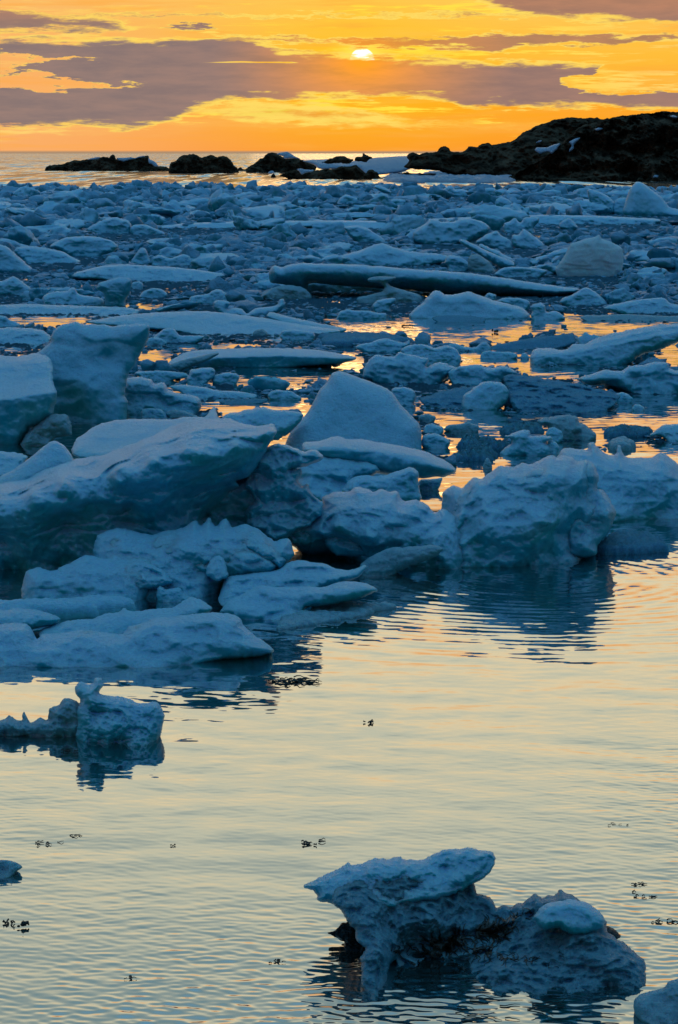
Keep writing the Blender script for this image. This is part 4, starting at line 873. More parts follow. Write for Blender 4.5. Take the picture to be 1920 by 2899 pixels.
blk('lopsided stump with a mirrored foot, right of the snow capped hill', 'I', [(886, 650), (895, 618), (882, 605), (905, 588), (932, 581), (955, 600), (960, 628), (1000, 620), (1028, 635), (1052, 655), (1000, 664), (900, 668)], 662)
blk('little knob of ice at the waterline right of the hill', 'I', [(772, 655), (778, 637), (800, 635), (806, 652), (795, 662)], 659)
blk('wide lumpy mass with overlapping boulders in the right far pack', 'I', [(342, 300), (345, 260), (365, 240), (405, 215), (425, 194), (460, 205), (520, 212), (560, 195), (620, 195), (670, 212), (700, 240), (680, 275), (620, 300), (520, 318), (400, 318)], 314, 'ice block', 'ice_block')
blk('ragged fan shaped shard in the right far pack', 'I', [(758, 220), (790, 205), (812, 188), (838, 215), (860, 188), (930, 190), (925, 212), (900, 235), (915, 262), (840, 268), (765, 262)], 263, 'ice plate', 'ice_plate')
blk('angular peak with a long right slope below the fan shaped shard', 'I', [(795, 300), (800, 272), (830, 268), (852, 242), (880, 258), (920, 290), (955, 318), (935, 338), (850, 338), (805, 325)], 335)
blk('low slanted block left of the angular peak', 'I', [(628, 305), (660, 280), (690, 262), (730, 250), (746, 270), (800, 302), (828, 335), (740, 335), (660, 322)], 333)
blk('wedge shaped slab on the left side of the far white floe', 'I', [(18, 232), (60, 226), (110, 230), (160, 255), (205, 285), (222, 300), (190, 308), (100, 300), (50, 280)], 304)
blk('small snowy hat on the far white floe', 'I', [(50, 218), (70, 200), (105, 190), (150, 200), (154, 212), (140, 230), (70, 230)], 228)
blk('long dark sided floe under the tallest far pyramid', 'I', [(308, 205), (400, 195), (600, 188), (800, 184), (940, 176), (1100, 178), (1300, 186), (1480, 196), (1492, 206), (1450, 224), (1380, 230), (1200, 222), (900, 222), (700, 216), (400, 214)], 222, 'ice floe', 'ice_floe', lean=1.5, tf=.35, R=8, jag=1.5, amp=.08)
blk('rounded boulder with a sloping back in the far pack', 'I', [(718, 145), (722, 112), (745, 93), (775, 102), (805, 125), (820, 150), (770, 156)], 152)
blk('blue sided block on the far edge of the pack, right of centre', 'I', [(480, 85), (482, 60), (500, 45), (520, 40), (540, 60), (570, 58), (610, 72), (622, 95), (580, 100), (500, 95)], 95)
blk('pillow shaped block on the far edge of the pack', 'I', [(662, 82), (668, 58), (690, 52), (720, 54), (732, 70), (728, 86)], 86)
blk('tilted bar poking above the far edge of the pack near the centre', 'I', [(160, 52), (165, 40), (185, 40), (220, 55), (248, 72), (240, 80), (200, 72)], 84, Y=119)
blk('snowy mound at the far edge left of the tilted bar', 'I', [(-22, 130), (0, 100), (30, 80), (60, 92), (112, 112), (100, 132)], 130)
blk('boxy pale block in the far pack behind the white floe', 'I', [(215, 142), (222, 112), (260, 100), (312, 108), (305, 140), (260, 148)], 144)
blk('broad flat floe with a snow roll on top, centre middle distance', 'I', [(-60, 385), (0, 370), (60, 352), (130, 330), (160, 318), (200, 305), (260, 330), (310, 345), (420, 352), (500, 365), (520, 385), (480, 402), (260, 418), (100, 412), (-60, 400)], 412, 'ice floe', 'ice_floe', lean=1.0)
blk('rounded overturned lump behind the right end of the dark roll', 'I', [(712, 455), (740, 430), (790, 416), (850, 420), (930, 425), (970, 436), (940, 460), (900, 474), (800, 470)], 468)
blk('ribbed slab with a steep left edge near the right edge', 'I', [(1215, 610), (1260, 592), (1350, 575), (1430, 564), (1505, 560), (1540, 590), (1680, 600), (1680, 640), (1500, 640), (1400, 640), (1280, 628)], 634, 'ice floe', 'ice_floe', lean=1.2)
blk('thin low floe along the upper right shore of the orange pool', 'I', [(1108, 652), (1140, 640), (1200, 642), (1300, 635), (1450, 642), (1680, 648), (1680, 668), (1400, 672), (1200, 668)], 666, 'ice floe', 'ice_floe', M_DIRTY, lean=2.0)
blk('small pointed boulder behind the long dark sided floe', 'I', [(1014, 235), (1030, 210), (1058, 188), (1075, 196), (1110, 236), (1070, 250)], 247)
blk('knobbly mass between the dark roll and the orange pool', 'I', [(1015, 582), (1040, 560), (1080, 545), (1120, 520), (1150, 510), (1200, 545), (1235, 575), (1260, 592), (1200, 600), (1080, 598)], 596)
blk('clustered lumps on the shelf behind the snow capped hill', 'I', [(720, 575), (760, 562), (830, 560), (880, 575), (885, 592), (860, 612), (790, 600)], 612, Y=33)
blk('round snowy lumps in a row at the left bank of the orange pool', 'I', [(-30, 655), (0, 625), (40, 612), (80, 622), (130, 618), (175, 630), (222, 632), (220, 655), (130, 660)], 656)
blk('crumbly cone of ice rising behind the lumps in a row', 'I', [(150, 600), (175, 575), (210, 562), (265, 562), (262, 580), (235, 600), (250, 625), (180, 630)], 628)
# ------------------------------------------------------------------ skerries and headland
RK = dict(mat=M_ROCK, ext=True)
def rk(**k): d = dict(mat=M_ROCK, lean=.5, jag=3.4, sp=1.4, R=7, rough=2.6); d.update(k); return d
def sn(**k): d = dict(mat=M_SNOW, lean=.8, jag=1.2, sp=1.6, R=6, amp=.12, ext=False, billow=False); d.update(k); return d
ice_parts('rocky_skerry', 'long low dark skerry with thin snow on its back, farthest left', 'rock', [
    ('rock_mass', 'L', [(66, 166), (74, 142), (100, 128), (150, 122), (190, 118), (230, 108), (262, 95), (290, 84), (320, 94), (350, 90), (380, 84), (430, 78), (500, 62), (548, 68), (552, 52), (572, 44), (590, 54), (592, 78), (640, 84), (690, 66), (740, 74), (790, 60), (835, 50), (842, 88), (870, 112), (900, 134), (985, 138), (990, 178), (600, 178), (80, 170)], 166, rk(tf=2.5, tb=4, amp=1.0, fr=.35)),
    ('snow_patch', 'L', [(385, 84), (405, 74), (440, 66), (478, 63), (480, 74), (430, 84)], 166, sn(Y=296.5, tf=.4, tb=.8)),
    ('snow_patch', 'L', [(592, 72), (640, 68), (700, 66), (740, 72), (760, 62), (800, 56), (820, 58), (700, 84), (660, 96), (620, 92)], 166, sn(Y=296.5, tf=.4, tb=.8)),
    ('snow_patch', 'L', [(834, 62), (850, 82), (872, 90), (898, 108), (912, 134), (888, 136), (860, 114), (840, 112)], 166, sn(Y=292.5, tf=.4, tb=1.5)),
])
ice_parts('rocky_skerry', 'humped dark skerry second from the left, bare of snow', 'rock', [
    ('rock_mass', 'L', [(985, 150), (990, 125), (1005, 100), (1030, 98), (1060, 70), (1082, 52), (1115, 48), (1145, 46), (1168, 38), (1200, 50), (1225, 66), (1262, 60), (1300, 50), (1335, 62), (1398, 54), (1440, 74), (1466, 108), (1470, 134), (1500, 160), (1506, 186), (1200, 186), (985, 182)], 181, rk(tf=2.5, tb=4, amp=1.1, fr=.35)),
    ('loose_boulder', 'L', [(1484, 166), (1500, 148), (1516, 134), (1535, 146), (1552, 158), (1580, 140), (1600, 160), (1600, 170)], 167, rk(tf=.8, amp=.3, fr=.6)),
])
ice_parts('rocky_skerry', 'dark skerry with a white snow cap in the centre of the horizon', 'rock', [
    ('rock_mass', 'M', [(66, 168), (80, 150), (125, 118), (150, 98), (165, 92), (180, 75), (200, 64), (225, 64), (248, 68), (275, 88), (310, 92), (345, 86), (372, 100), (400, 108), (440, 124), (462, 142), (456, 165), (300, 176), (100, 176)], 172, rk(tf=2.0, tb=4, amp=.9, fr=.4)),
    ('snow_cap', 'M', [(238, 70), (262, 62), (296, 56), (318, 66), (345, 84), (386, 100), (345, 94), (318, 96), (284, 98), (278, 84)], 172, sn(Y=228, tf=.5, tb=1.5)),
    ('snow_patch', 'M', [(186, 176), (205, 164), (222, 162), (240, 176)], 176, sn(ext=True, tf=.3)),
])
ice_parts('snow_field', 'smooth grey white snow bank between the central skerries and the headland', 'snow bank', [
    ('snow_bank', 'M', [(378, 108), (420, 102), (490, 100), (540, 98), (600, 120), (640, 116), (700, 104), (780, 92), (860, 86), (960, 81), (1066, 86), (1060, 100), (1020, 136), (940, 172), (820, 176), (740, 178), (700, 150), (620, 152), (480, 156), (450, 130)], 178, sn(Y=215, lean=3.0, tf=1.5, tb=4, R=20, ext=True, jag=.8)),
    ('rock_outcrop', 'M', [(484, 116), (520, 110), (540, 96), (575, 86), (612, 82), (640, 94), (672, 104), (640, 126), (590, 120), (520, 128)], 178, rk(Y=212, tf=1.0, amp=.5, fr=.6, ext=False)),
    ('rock_outcrop', 'M', [(670, 108), (678, 90), (700, 86), (716, 88), (718, 70), (738, 74), (780, 92), (745, 104), (742, 114), (690, 112)], 178, rk(Y=210, tf=1.0, amp=.5, fr=.6, ext=False)),
])
ice_parts('shore_rocks', 'ragged line of dark rocks with snow between them in front of the snow bank', 'rock', [
    ('rock_mass', 'M', [(254, 200), (270, 182), (292, 172), (350, 160), (400, 166), (460, 164), (510, 152), (560, 156), (600, 140), (640, 142), (682, 130), (700, 145), (722, 165), (738, 182), (750, 160), (780, 158), (805, 175), (818, 196), (852, 206), (740, 216), (520, 210), (400, 206)], 208, rk(tf=1.4, tb=3, amp=.6, fr=.6)),
    ('snow_patch', 'M', [(348, 154), (372, 149), (400, 156), (452, 160), (440, 170), (410, 172), (380, 186), (368, 168)], 200, sn(Y=191, tf=.3)),
    ('loose_boulder', 'M', [(202, 200), (212, 186), (220, 177), (236, 186), (246, 201)], 200, rk(tf=.4, amp=.2, fr=1)),
])
pan('shore_ice', 'broken white ice lodged along the shore left of the headland', 'ice floe', 'M', [(830, 200), (850, 190), (900, 172), (1000, 186), (1100, 168), (1300, 178), (1400, 164), (1460, 162), (1560, 182), (1570, 205), (1400, 212), (1080, 208), (900, 210)], M_SNOW, ht=.25, amp=.22, fr=1.2, sp=.35, z1=-.3)
for pts, lab in (([(922, 206), (932, 186), (945, 174), (975, 172), (990, 192), (1004, 208)], 'small dark boulder with a square top, among the shore ice'),
                 ([(1040, 208), (1060, 196), (1085, 190), (1100, 206), (1150, 182), (1185, 180), (1220, 168), (1250, 188), (1284, 212), (1180, 216), (1060, 214)], 'wide jagged dark rock at the waterline in front of the headland foot'),
                 ([(1285, 170), (1290, 150), (1330, 140), (1360, 132), (1385, 148), (1385, 172), (1330, 176)], 'dark boulder topped with snow beside the headland foot')):
    o = ice('shore_boulder', lab, 'rock', 'M', pts, 208 if pts[0][1] > 180 else 176, M_ROCK, lean=.5, tf=.9, tb=1.2, amp=.4, fr=.9, jag=2, sp=1.4, R=10)
ice_parts('rocky_headland', 'high dark rocky headland with small snow patches rising at the right edge', 'headland', [
    ('far_slope', 'K', [(296, 780), (330, 745), (310, 722), (340, 706), (372, 716), (396, 706), (450, 706), (466, 684), (492, 674), (512, 686), (522, 704), (562, 704), (590, 694), (600, 676), (640, 684), (660, 664), (692, 660), (712, 672), (740, 664), (790, 658), (822, 640), (842, 618), (900, 588), (958, 566), (1020, 548),
                         (1080, 543), (1180, 548), (1192, 542), (1205, 552), (1250, 552), (1330, 545), (1400, 560), (1400, 800), (1000, 830), (760, 830), (720, 800), (560, 800), (450, 788)], 812, rk(Y=205, lean=1.2, tf=4, tb=8, amp=1.7, fr=.16, R=12, sp=2.0, jag=3.2)),
    ('near_cliff', 'K', [(762, 835), (790, 815), (860, 780), (930, 740), (990, 700), (1050, 640), (1100, 600), (1180, 560), (1240, 548), (1300, 536), (1400, 526), (1440, 524), (1500, 514), (1560, 520), (1640, 508), (1800, 500), (2000, 540), (2200, 640), (2300, 760), (2300, 850), (1500, 842), (1100, 834)], 836, rk(lean=.9, tf=2, tb=10, amp=2.6, fr=.26, R=6, sp=1.9, jag=6)),
    ('snow_patch', 'K', [(904, 694), (915, 680), (940, 682), (962, 682), (1000, 668), (1028, 660), (1010, 690), (985, 712), (968, 700), (930, 712)], 836, sn(Y=189.6, lean=.9, tf=.7, tb=4, jag=1.6)),
    ('snow_patch', 'K', [(1060, 656), (1085, 645), (1118, 633), (1104, 652), (1085, 668), (1086, 690), (1064, 706), (1066, 692), (1078, 672)], 836, sn(Y=189.4, lean=.9, tf=.7, tb=4, jag=1.6)),
    ('snow_patch', 'K', [(1528, 536), (1548, 532), (1568, 540), (1560, 548), (1540, 545)], 836, sn(Y=189.8, lean=.9, tf=.9, tb=3)),
    ('snow_patch', 'K', [(1180, 598), (1200, 590), (1225, 592), (1210, 602), (1190, 606)], 836, sn(Y=189.8, lean=.9, tf=.9, tb=3)),
    ('snow_patch', 'K', [(1450, 818), (1462, 808), (1480, 812), (1470, 824)], 836, sn(Y=188.0, lean=.9, tf=.9, tb=3)),
    ('snow_patch', 'K', [(908, 660), (925, 650), (940, 646), (934, 656)], 836, sn(Y=189.6, lean=.9, tf=.5, tb=3)),
])
# ------------------------------------------------------------------ the pack: loose pieces, large ones as things, the rest as a mass
def ico(sub):
    import bmesh
    bm = bmesh.new(); bmesh.ops.create_icosphere(bm, subdivisions=sub, radius=1.0)
    v = np.array([x.co[:] for x in bm.verts]); f = np.array([[q.index for q in p.verts] for p in bm.faces]); bm.free()
    return v, f
ICO = {s: ico(s) for s in (1, 2, 3, 4)}
def chunk(sub, kind, seed):
    """one irregular piece of unit size: worn polyhedron, lump, slab or shard"""
    rng = np.random.default_rng(seed)
    v, f = ICO[sub]
    n = {'lump': 10, 'slab': 9, 'shard': 7, 'mound': 11}[kind]
    pl = rng.normal(size=(n, 3)); pl /= np.linalg.norm(pl, axis=1)[:, None]
    h = rng.uniform(.55, 1.0, n)
    dots = np.maximum(v@pl.T, 1e-3)
    r = h[None]/dots
    p_ = 26 if kind != 'mound' else 12
    r = (np.sum(r**-p_, 1))**(-1/p_)
    r = np.minimum(r, 1.5)
    w = v*r[:, None]
    a = {'lump': .28, 'slab': .16, 'shard': .2, 'mound': .34}[kind]
    w *= (1-a*fbm(w*1.7+seed, 4, seed, .55, True)-.16*fbm(w*4.2+seed, 3, seed+5, .6))[:, None]
    sc = {'lump': (1, .9, .75), 'slab': (1.35, 1.1, .26), 'shard': (1.0, .30, .85), 'mound': (1.3, 1.0, .5)}[kind]
    w = w*np.array(sc)
    ang = rng.uniform(-1, 1)*{'lump': 1.0, 'slab': .28, 'shard': .45, 'mound': .12}[kind]
    ax = rng.uniform(0, 6.28)
    c, s = math.cos(ang), math.sin(ang)
    R1 = np.array([[1, 0, 0], [0, c, -s], [0, s, c]]); c, s = math.cos(ax), math.sin(ax); R2 = np.array([[c, -s, 0], [s, c, 0], [0, 0, 1]])
    w = w@(R2@R1).T
    return w, f
def lib(sub, count, base):
    ks = ['lump', 'mound', 'slab', 'shard', 'lump', 'mound', 'slab', 'mound']
    return [chunk(sub, ks[i % 8], base+i) for i in range(count)]
LIB_HI, LIB_MD, LIB_LO = lib(4, 32, 100), lib(3, 40, 300), lib(2, 32, 500)
LIB_XS = lib(1, 24, 700)
POOLS = [P('G', q) for q in (
    [(-60, 95), (-20, 70), (340, 62), (420, 58), (880, 55), (940, 40), (1230, 60), (1150, 85), (1620, 90), (1620, 110), (1400, 125), (1150, 185), (1085, 140), (860, 170), (700, 200), (500, 190), (340, 200), (330, 165), (60, 165), (-60, 130)],
    [(560, 230), (650, 215), (880, 220), (900, 300), (1100, 300), (1120, 340), (900, 340), (760, 290), (570, 285)],
    [(1120, 500), (1300, 470), (1360, 425), (1640, 425), (1640, 560), (1440, 600), (1400, 660), (1180, 660), (1110, 560)],
    [(330, 440), (380, 480), (380, 490), (740, 500), (940, 530), (920, 620), (760, 640), (700, 600), (500, 600), (440, 540), (350, 500)],
    [(390, 675), (480, 675), (560, 600), (720, 640), (760, 700), (960, 710), (1000, 660), (1100, 640), (1200, 660), (1000, 720), (740, 790), (600, 860), (540, 800), (620, 720)],
    [(1380, 110), (1640, 60), (1640, 300), (1500, 260), (1450, 240)],
    [(1180, 280), (1568, 230), (1600, 290), (1300, 300)],
    [(900, 290), (1200, 290), (1180, 330), (960, 340)],
    [(20, 200), (110, 210), (110, 330), (10, 300)])]
POOLS += [P('F', q) for q in (
    [(30, 78), (60, 62), (430, 60), (400, 92), (240, 112), (90, 105)], [(640, 222), (790, 215), (770, 285), (640, 280)],
    [(795, 195), (960, 185), (1190, 188), (1190, 206), (850, 222)], [(1080, 298), (1600, 285), (1560, 350), (1330, 400), (1100, 405), (1080, 340)],
    [(970, 470), (1000, 460), (1440, 435), (1450, 510), (1050, 520)], [(330, 555), (470, 550), (420, 620), (250, 640), (330, 600)], [(1440, 60), (1640, 60), (1640, 120), (1568, 110)])]
POOLS += [P('H', [(575, 350), (625, 350), (620, 392), (585, 392)]), P('H', [(580, 588), (750, 598), (740, 632), (600, 612)]), P('H', [(370, 505), (450, 505), (440, 535), (380, 530)]),
          P('I', [(1380, 425), (1640, 425), (1640, 475), (1400, 470)]), P('H', [(180, 575), (215, 575), (205, 595), (180, 592)])]
POOLS = [np.array(q) for q in POOLS]
def inside(px, py, poly):
    ins = np.zeros(len(px), bool)
    B = np.roll(poly, -1, 0)
    for (ax, ay), (bx, by) in zip(poly, B):
        cr = ((ay > py) != (by > py))
        xi = ax+(py-ay)*(bx-ax)/((by-ay) if by != ay else 1e-9)
        ins ^= cr & (px < xi)
    return ins
def in_pool(px, py):
    r = np.zeros(len(px), bool)
    for q in POOLS: r |= inside(px, py, q)
    return r
def near_limit(u):
    return np.interp(u, [-400, 0, 300, 620, 1000, 1150, 1420, 1560, 1920, 2400], [1255, 1255, 1190, 1190, 1240, 1330, 1300, 1290, 1260, 1260])
def far_limit(u):
    return 540+5*np.sin(u/90)+4*np.sin(u/37+1)+3*np.sin(u/17)
class Rubble: pass
def build_rubble():
    rng = np.random.default_rng(77)
    items = []
    # rows from far to near, in picture terms only to keep the density even; sizes are real metres
    N = 36000
    u = rng.uniform(-330, 2250, N); t = rng.uniform(0, 1, N)
    v = 535+(1330-535)*t**1.55
    px = np.exp(rng.normal(3.22, .52, N)); px = np.clip(px, 9, 95)
    px = np.where(v > 800, px*.85, px)
    ok = (v > far_limit(u)) & (v < near_limit(u))
    pool = in_pool(u, v)
    # in pools only a few tiny bits
    ok &= ~pool | ((rng.uniform(size=N) < .05) & (px < 22))
    # thin out towards the viewer
    ok &= rng.uniform(size=N) < np.interp(v, [540, 760, 900, 1100, 1300], [.85, 1.0, .75, .42, .28])
    for w_ in (-14, 14):
        ok &= ~in_pool(u+w_*px/25, v) | (px < 22)
    u, v, px = u[ok], v[ok], px[ok]
    Y = ground_y(v); size = px*Y/F*.62
    size = np.minimum(size, np.interp(v, [540, 600, 700], [.42, .6, .95]))
    x = ray(u, v)[0]*Y
    hgt = size*rng.uniform(.6, 1.7, len(u))
    # keep clear of the traced pieces
    uc, vc = to_px(x, Y, hgt*.5)
    ut, vt = to_px(x, Y, hgt*1.0)
    bad = np.zeros(len(u), bool)
    for poly, yh in HEROES:
        mn, mx = poly.min(0), poly.max(0)
        c = (uc > mn[0]-4) & (uc < mx[0]+4) & (vt < mx[1]+4) & (v > mn[1]-4) & ~bad
        k = np.nonzero(c)[0]
        if len(k):
            b = inside(uc[k], vc[k], poly) | inside(ut[k], vt[k]-2, poly) | inside(u[k], v[k], poly)
            b |= inside(uc[k]-px[k]*.4, vc[k], poly) | inside(uc[k]+px[k]*.4, vc[k], poly)
            b &= (Y[k] < yh+.6*size[k]+.3)
            small = (px[k] < 20) & (rng.uniform(size=len(k)) < .10) & (Y[k] < yh-size[k]*.3)
            bad[k[b & ~small]] = True
    u, v, px, Y, size, x, hgt = (q[~bad] for q in (u, v, px, Y, size, x, hgt))
    inview = (u > 8) & (u < 1912)
    order = np.argsort(-(px*inview)); nind = 190
    V, Fc, off = [], [], 0
    LAB = [(560, 'small ice chunk on the outer edge of the pack beside the open sea', 'chunks on the outer edge of the pack'),
           (700, 'small blue white ice chunk crowded into the far part of the pack', 'chunks in the far part of the pack'),
           (880, 'small ice chunk jammed between the long floes in the middle of the pack', 'chunks in the middle of the pack'),
           (2000, 'small ice chunk floating among the channels in the near part of the pack', 'chunks in the near part of the pack')]
    for r, i in enumerate(order):
        L = LIB_HI if r < nind else (LIB_MD if px[i] > 24 else LIB_LO)
        if r >= nind and v[i] > 950: L = LIB_MD
        w, f = L[int(rng.integers(len(L)))]
        a = rng.uniform(0, 6.28); c, s = math.cos(a), math.sin(a)
        w = w@np.array([[c, s, 0], [-s, c, 0], [0, 0, 1]])
        w = w*np.array([size[i]*.95, size[i]*.95, size[i]*.9])
        zc = (hgt[i]-w[:, 2].max())
        if zc > -w[:, 2].min()*.6: zc = -w[:, 2].min()*.6   # never lifted clear of the water
        if r < nind:
            o = link('ice_chunk', w, f, M_ICE)
            o.location = (float(x[i]), float(Y[i]), float(zc))
            lab, grp = next((l, g_) for lim, l, g_ in LAB if v[i] < lim)
            tag(o, lab, 'ice chunk', grp)
        else:
            V.append(w+np.array([x[i], Y[i], zc])); Fc.append(f+off); off += len(w)
    # crumbs: brash the size of a fist to a bucket, filling between the pieces
    M_ = 30000
    u = rng.uniform(-330, 2250, M_); v = 548+(1310-548)*rng.uniform(size=M_)**1.25
    px = np.exp(rng.normal(2.25, .33, M_))
    clump = fbm(np.c_[u/60, v/14, u*0], 3, 31, .6)
    pool = in_pool(u, v)
    ok = (v > far_limit(u)) & (v < near_limit(u)) & (clump > np.interp(v, [550, 800, 1000, 1300], [-.5, -.3, -.05, .12])) & (~pool | (rng.uniform(size=M_) < .035))
    u, v, px = u[ok], v[ok], px[ok]
    Y = ground_y(v); size = px*Y/F*.55; x = ray(u, v)[0]*Y
    for i in range(len(u)):
        w, f = LIB_XS[int(rng.integers(len(LIB_XS)))]
        a = rng.uniform(0, 6.28); c, s = math.cos(a), math.sin(a)
        w = (w@np.array([[c, s, 0], [-s, c, 0], [0, 0, 1]]))*size[i]*np.array([1.15, 1.15, 1.0])
        V.append(w+np.array([x[i], Y[i], size[i]*rng.uniform(.0, .35)])); Fc.append(f+off); off += len(w)
    o = link('ice_rubble', np.concatenate(V), np.concatenate(Fc), M_RUB)
    tag(o, 'countless small ice fragments crowding the pack between the larger blocks', 'ice rubble', kind='stuff')
    print('rubble', len(u), 'verts', off)
build_rubble()
def build_brash():
    us = np.arange(-340, 2262, 3.6); vs = [536.0]
    while vs[-1] < 1335: vs.append(vs[-1]+np.interp(vs[-1], [540, 800, 1300], [1.1, 1.5, 2.2]))
    vs = np.array(vs)
    U, V_ = np.meshgrid(us, vs, indexing='ij'); u, v = U.ravel(), V_.ravel()
    rx, rz = ray(u, v); Y = -CAM_H/rz; x = rx*Y
    B = np.c_[x, Y, x*0]
    k = np.clip((Y-14)/60, 0, 1)
    n = fbm(B*np.array([3.2, 2.2, 1]), 4, 3, .6)*(1-k)+fbm(B*np.array([1.5, .8, 1]), 4, 5, .6)*k
    fine = fbm(B*np.array([16, 12, 1]), 3, 9, .6, True)*(1-k)+fbm(B*np.array([4.5, 1.6, 1]), 3, 9, .6, True)*k
    m = np.where(in_pool(u, v), -2.0, .45)
    m = m.reshape(len(us), len(vs))
    for _ in range(3):
        m[1:-1] = (m[:-2]+m[1:-1]*2+m[2:])/4; m[:, 1:-1] = (m[:, :-2]+m[:, 1:-1]*2+m[:, 2:])/4
    m = m.ravel()
    m = m-np.clip((v-near_limit(u)+15)/25, 0, 2)-np.clip((far_limit(u)-v)/4, 0, 2)-np.interp(v, [540, 800, 1000, 1300], [-.3, 0, .22, .42])
    h = np.clip((n*1.3+m)*3, -1, 1)
    A = .022+.03*k
    z = h*A*.45+A*.95*fine*np.clip(h+.4, 0, 1)-.006
    idx = np.arange(len(u)).reshape(len(us), len(vs))
    q = np.stack([idx[:-1, :-1], idx[1:, :-1], idx[1:, 1:], idx[:-1, 1:]], -1).reshape(-1, 4)[:, ::-1]
    q = q[z[q].max(1) > -.02]
    used = np.unique(q); rm = np.zeros(len(u), int); rm[used] = np.arange(len(used))
    o = link('brash_ice', np.c_[x, Y, z][used], rm[q], M_SLUSH)
    tag(o, 'dark wet brash ice and slush lying between the blocks of the pack', 'brash ice', kind='stuff')
build_brash()
# ------------------------------------------------------------------ kelp and dark scraps
from mathutils.bvhtree import BVHTree
def strand(pts, r0, r1, V, Fc, n=5):
    pts = np.array(pts); k = len(pts); off = len(V)
    for i, p in enumerate(pts):
        d = pts[min(i+1, k-1)]-pts[max(i-1, 0)]; d = d/(np.linalg.norm(d)+1e-9)
        a = np.cross(d, [0, 0, 1]); a = a/(np.linalg.norm(a)+1e-6) if np.linalg.norm(a) > 1e-3 else np.array([1, 0, 0]); b = np.cross(d, a)
        r = r0+(r1-r0)*i/(k-1)
        for j in range(n):
            t_ = 2*math.pi*j/n; V.append(p+(a*math.cos(t_)+b*math.sin(t_))*r)
    for i in range(k-1):
        for j in range(n):
            Fc.append((off+i*n+j, off+i*n+(j+1) % n, off+(i+1)*n+(j+1) % n, off+(i+1)*n+j))
def kelp_on(root, spots, name, label, seed=5):
    rng = random.Random(seed)
    bpy.context.view_layer.update()
    vs, fs = [], []
    for ch in root.children:
        o = len(vs); mw = ch.matrix_world
        me = ch.data
        co = np.empty(len(me.vertices)*3, np.float32); me.vertices.foreach_get('co', co); co = co.reshape(-1, 3)+np.array(root.location)
        vs += [tuple(c) for c in co]; fs += [tuple(x+o for x in p.vertices) for p in me.polygons]
    bvh = BVHTree.FromPolygons(vs, fs)
    V, Fc = [], []
    for (u, v, ang, L, w, nb) in spots:
        for b in range(nb):
            a = ang+rng.uniform(-1.7, 1.7); cu, cv_ = u+rng.uniform(-26, 26), v+rng.uniform(-9, 9)
            pts = []
            for s_ in range(9):
                rx, rz = ray(cu, cv_); d = Vector((float(rx), 1, float(rz))).normalized()
                hit = bvh.ray_cast(Vector((0, 0, CAM_H)), d)
                if hit[0] is None: break
                p = np.array(hit[0]-d*.006)
                if p[2] < .002: break
                if pts and np.linalg.norm(p-pts[-1]) > .06: break
                pts.append(p)
                a += rng.uniform(-.9, .9); st = .62*L/9*rng.uniform(.6, 1.3)
                cu += math.cos(a)*st; cv_ -= math.sin(a)*st
            if len(pts) > 2: strand(pts, w*rng.uniform(.6, 1.2), w*.25, V, Fc)
    o = link(name, V, Fc, M_KELP)
    tag(o, label, 'seaweed')
near = next(o for o in bpy.data.objects if o.name == 'weathered_ice_piece')
def dpx(x, y): return (780+x*.727, 2300+y*.727)
sp_ = []
for (x, y, a, L, w, n) in ((640, 520, .3, 90, .006, 10), (620, 560, -2.4, 80, .006, 8), (700, 500, .2, 90, .005, 8), (560, 600, 2.9, 50, .005, 6), (820, 462, .1, 90, .006, 8), (870, 470, .3, 60, .006, 6), (900, 440, .5, 70, .004, 5),
                           (970, 402, .3, 50, .003, 3), (800, 540, -.1, 80, .004, 6), (900, 565, -.4, 60, .003, 4), (980, 578, .2, 40, .003, 3), (1125, 560, 1.4, 30, .002, 1), (1080, 595, .5, 30, .002, 2), (510, 540, .5, 50, .003, 3), (480, 545, .9, 40, .003, 2)):
    sp_.append((*dpx(x, y), a, L, w*.7, int(n*3.0)))
kelp_on(near, sp_, 'kelp_tangle', 'black branching tangle of kelp draped across the weathered ice piece')
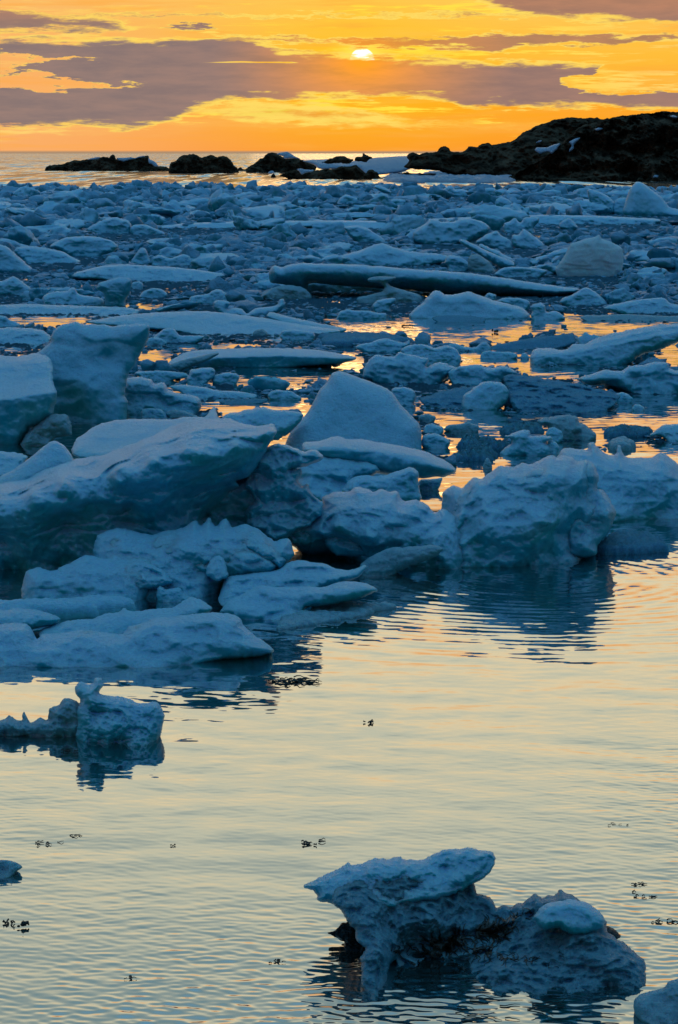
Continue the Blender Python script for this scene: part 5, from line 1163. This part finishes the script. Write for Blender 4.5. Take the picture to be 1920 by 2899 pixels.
def scrap(crop, x, y, wd, label, hgt=.01, seed=1, mat=None, n=14):
    """a small floating clump of torn weed or dark ice"""
    rng = random.Random(seed); (u, v), = [p[:2] for p in P(crop, [(x, y)])]
    Y = float(ground_y(v)); X = float(ray(u, v)[0]*Y); s = CROPS[crop][2]
    half = wd*s*Y/F/2
    V, Fc = [], []
    for i in range(n):
        px_ = X+rng.uniform(-1, 1)*half; py_ = Y+rng.gauss(0, .5)*half
        a = rng.uniform(-.5, .5); pts = []
        L = half*rng.uniform(.3, .8)
        for k in range(5):
            pts.append((px_, py_, hgt*.15+hgt*.6*rng.random()*(.4 if k in (0, 4) else 1)))
            px_ += math.cos(a)*L/4; py_ += math.sin(a)*L/4; a += rng.uniform(-.7, .7)
        strand(pts, hgt*rng.uniform(.15, .32), hgt*.1, V, Fc)
    tag(link('floating_weed', V, Fc, mat or M_KELP), label, 'seaweed')
scrap('E', 1430, 225, 100, 'curled dark scrap of weed floating left of the weathered ice piece', .009, 1, n=10)
scrap('D', 1505, 428, 90, 'dark scrap of weed floating by the right edge above the weathered ice piece', .007, 2, n=8)
scrap('C', 1335, 130, 200, 'glistening dark scrap of weed at the corner of the front floe reflection', .012, 3, n=30)
scrap('E', 30, 598, 60, 'dark clump of weed at the lower left edge', .012, 4, n=7)
scrap('E', 104, 612, 40, 'upright ragged clump of weed just off the lower left edge', .02, 5, n=7)
scrap('E', 590, 852, 50, 'thin dark sliver of weed floating low in the picture left of centre', .007, 6, n=7)
scrap('E', 1278, 775, 70, 'scattered weed crumbs beside the left tip of the weathered piece reflection', .007, 7, n=8)
scrap('E', 215, 222, 110, 'loose row of weed crumbs below the floating ice lump', .007, 8, n=9)
scrap('E', 800, 238, 50, 'pair of tiny weed crumbs in the middle of the calm water', .007, 9, n=5)
scrap('E', 330, 192, 80, 'fine twig of weed right of the row of weed crumbs', .006, 10, n=5)
scrap('D', 1425, 325, 80, 'small v shaped sprig of weed right of the weathered ice piece', .008, 11, n=7)
scrap('D', 900, 775, 420, 'long scatter of weed crumbs along the bottom edge below the weathered piece', .006, 12, n=14)
scrap('D', 1330, 45, 80, 'faint thread of weed upper right of the weathered ice piece', .005, 13, n=5)
scrap('C', 310, 450, 70, 'dark crumbs of weed under the floating ice lump', .009, 14, n=6)
scrap('S', 848, 1672, 20, 'lone weed crumb in the open gold water near the picture centre', .014, 15, n=5)
scrap('S', 1470, 2045, 40, 'strip of weed crumbs nearer the right edge above the dark scrap', .007, 16, n=7)
scrap('G', 720, 134, 24, 'dark lump of weed alone in the orange pool', .05, 17, n=8)
scrap('G', 310, 105, 60, 'thin line of dark crumbs in the orange pool near the snowy hump', .03, 18, n=8)
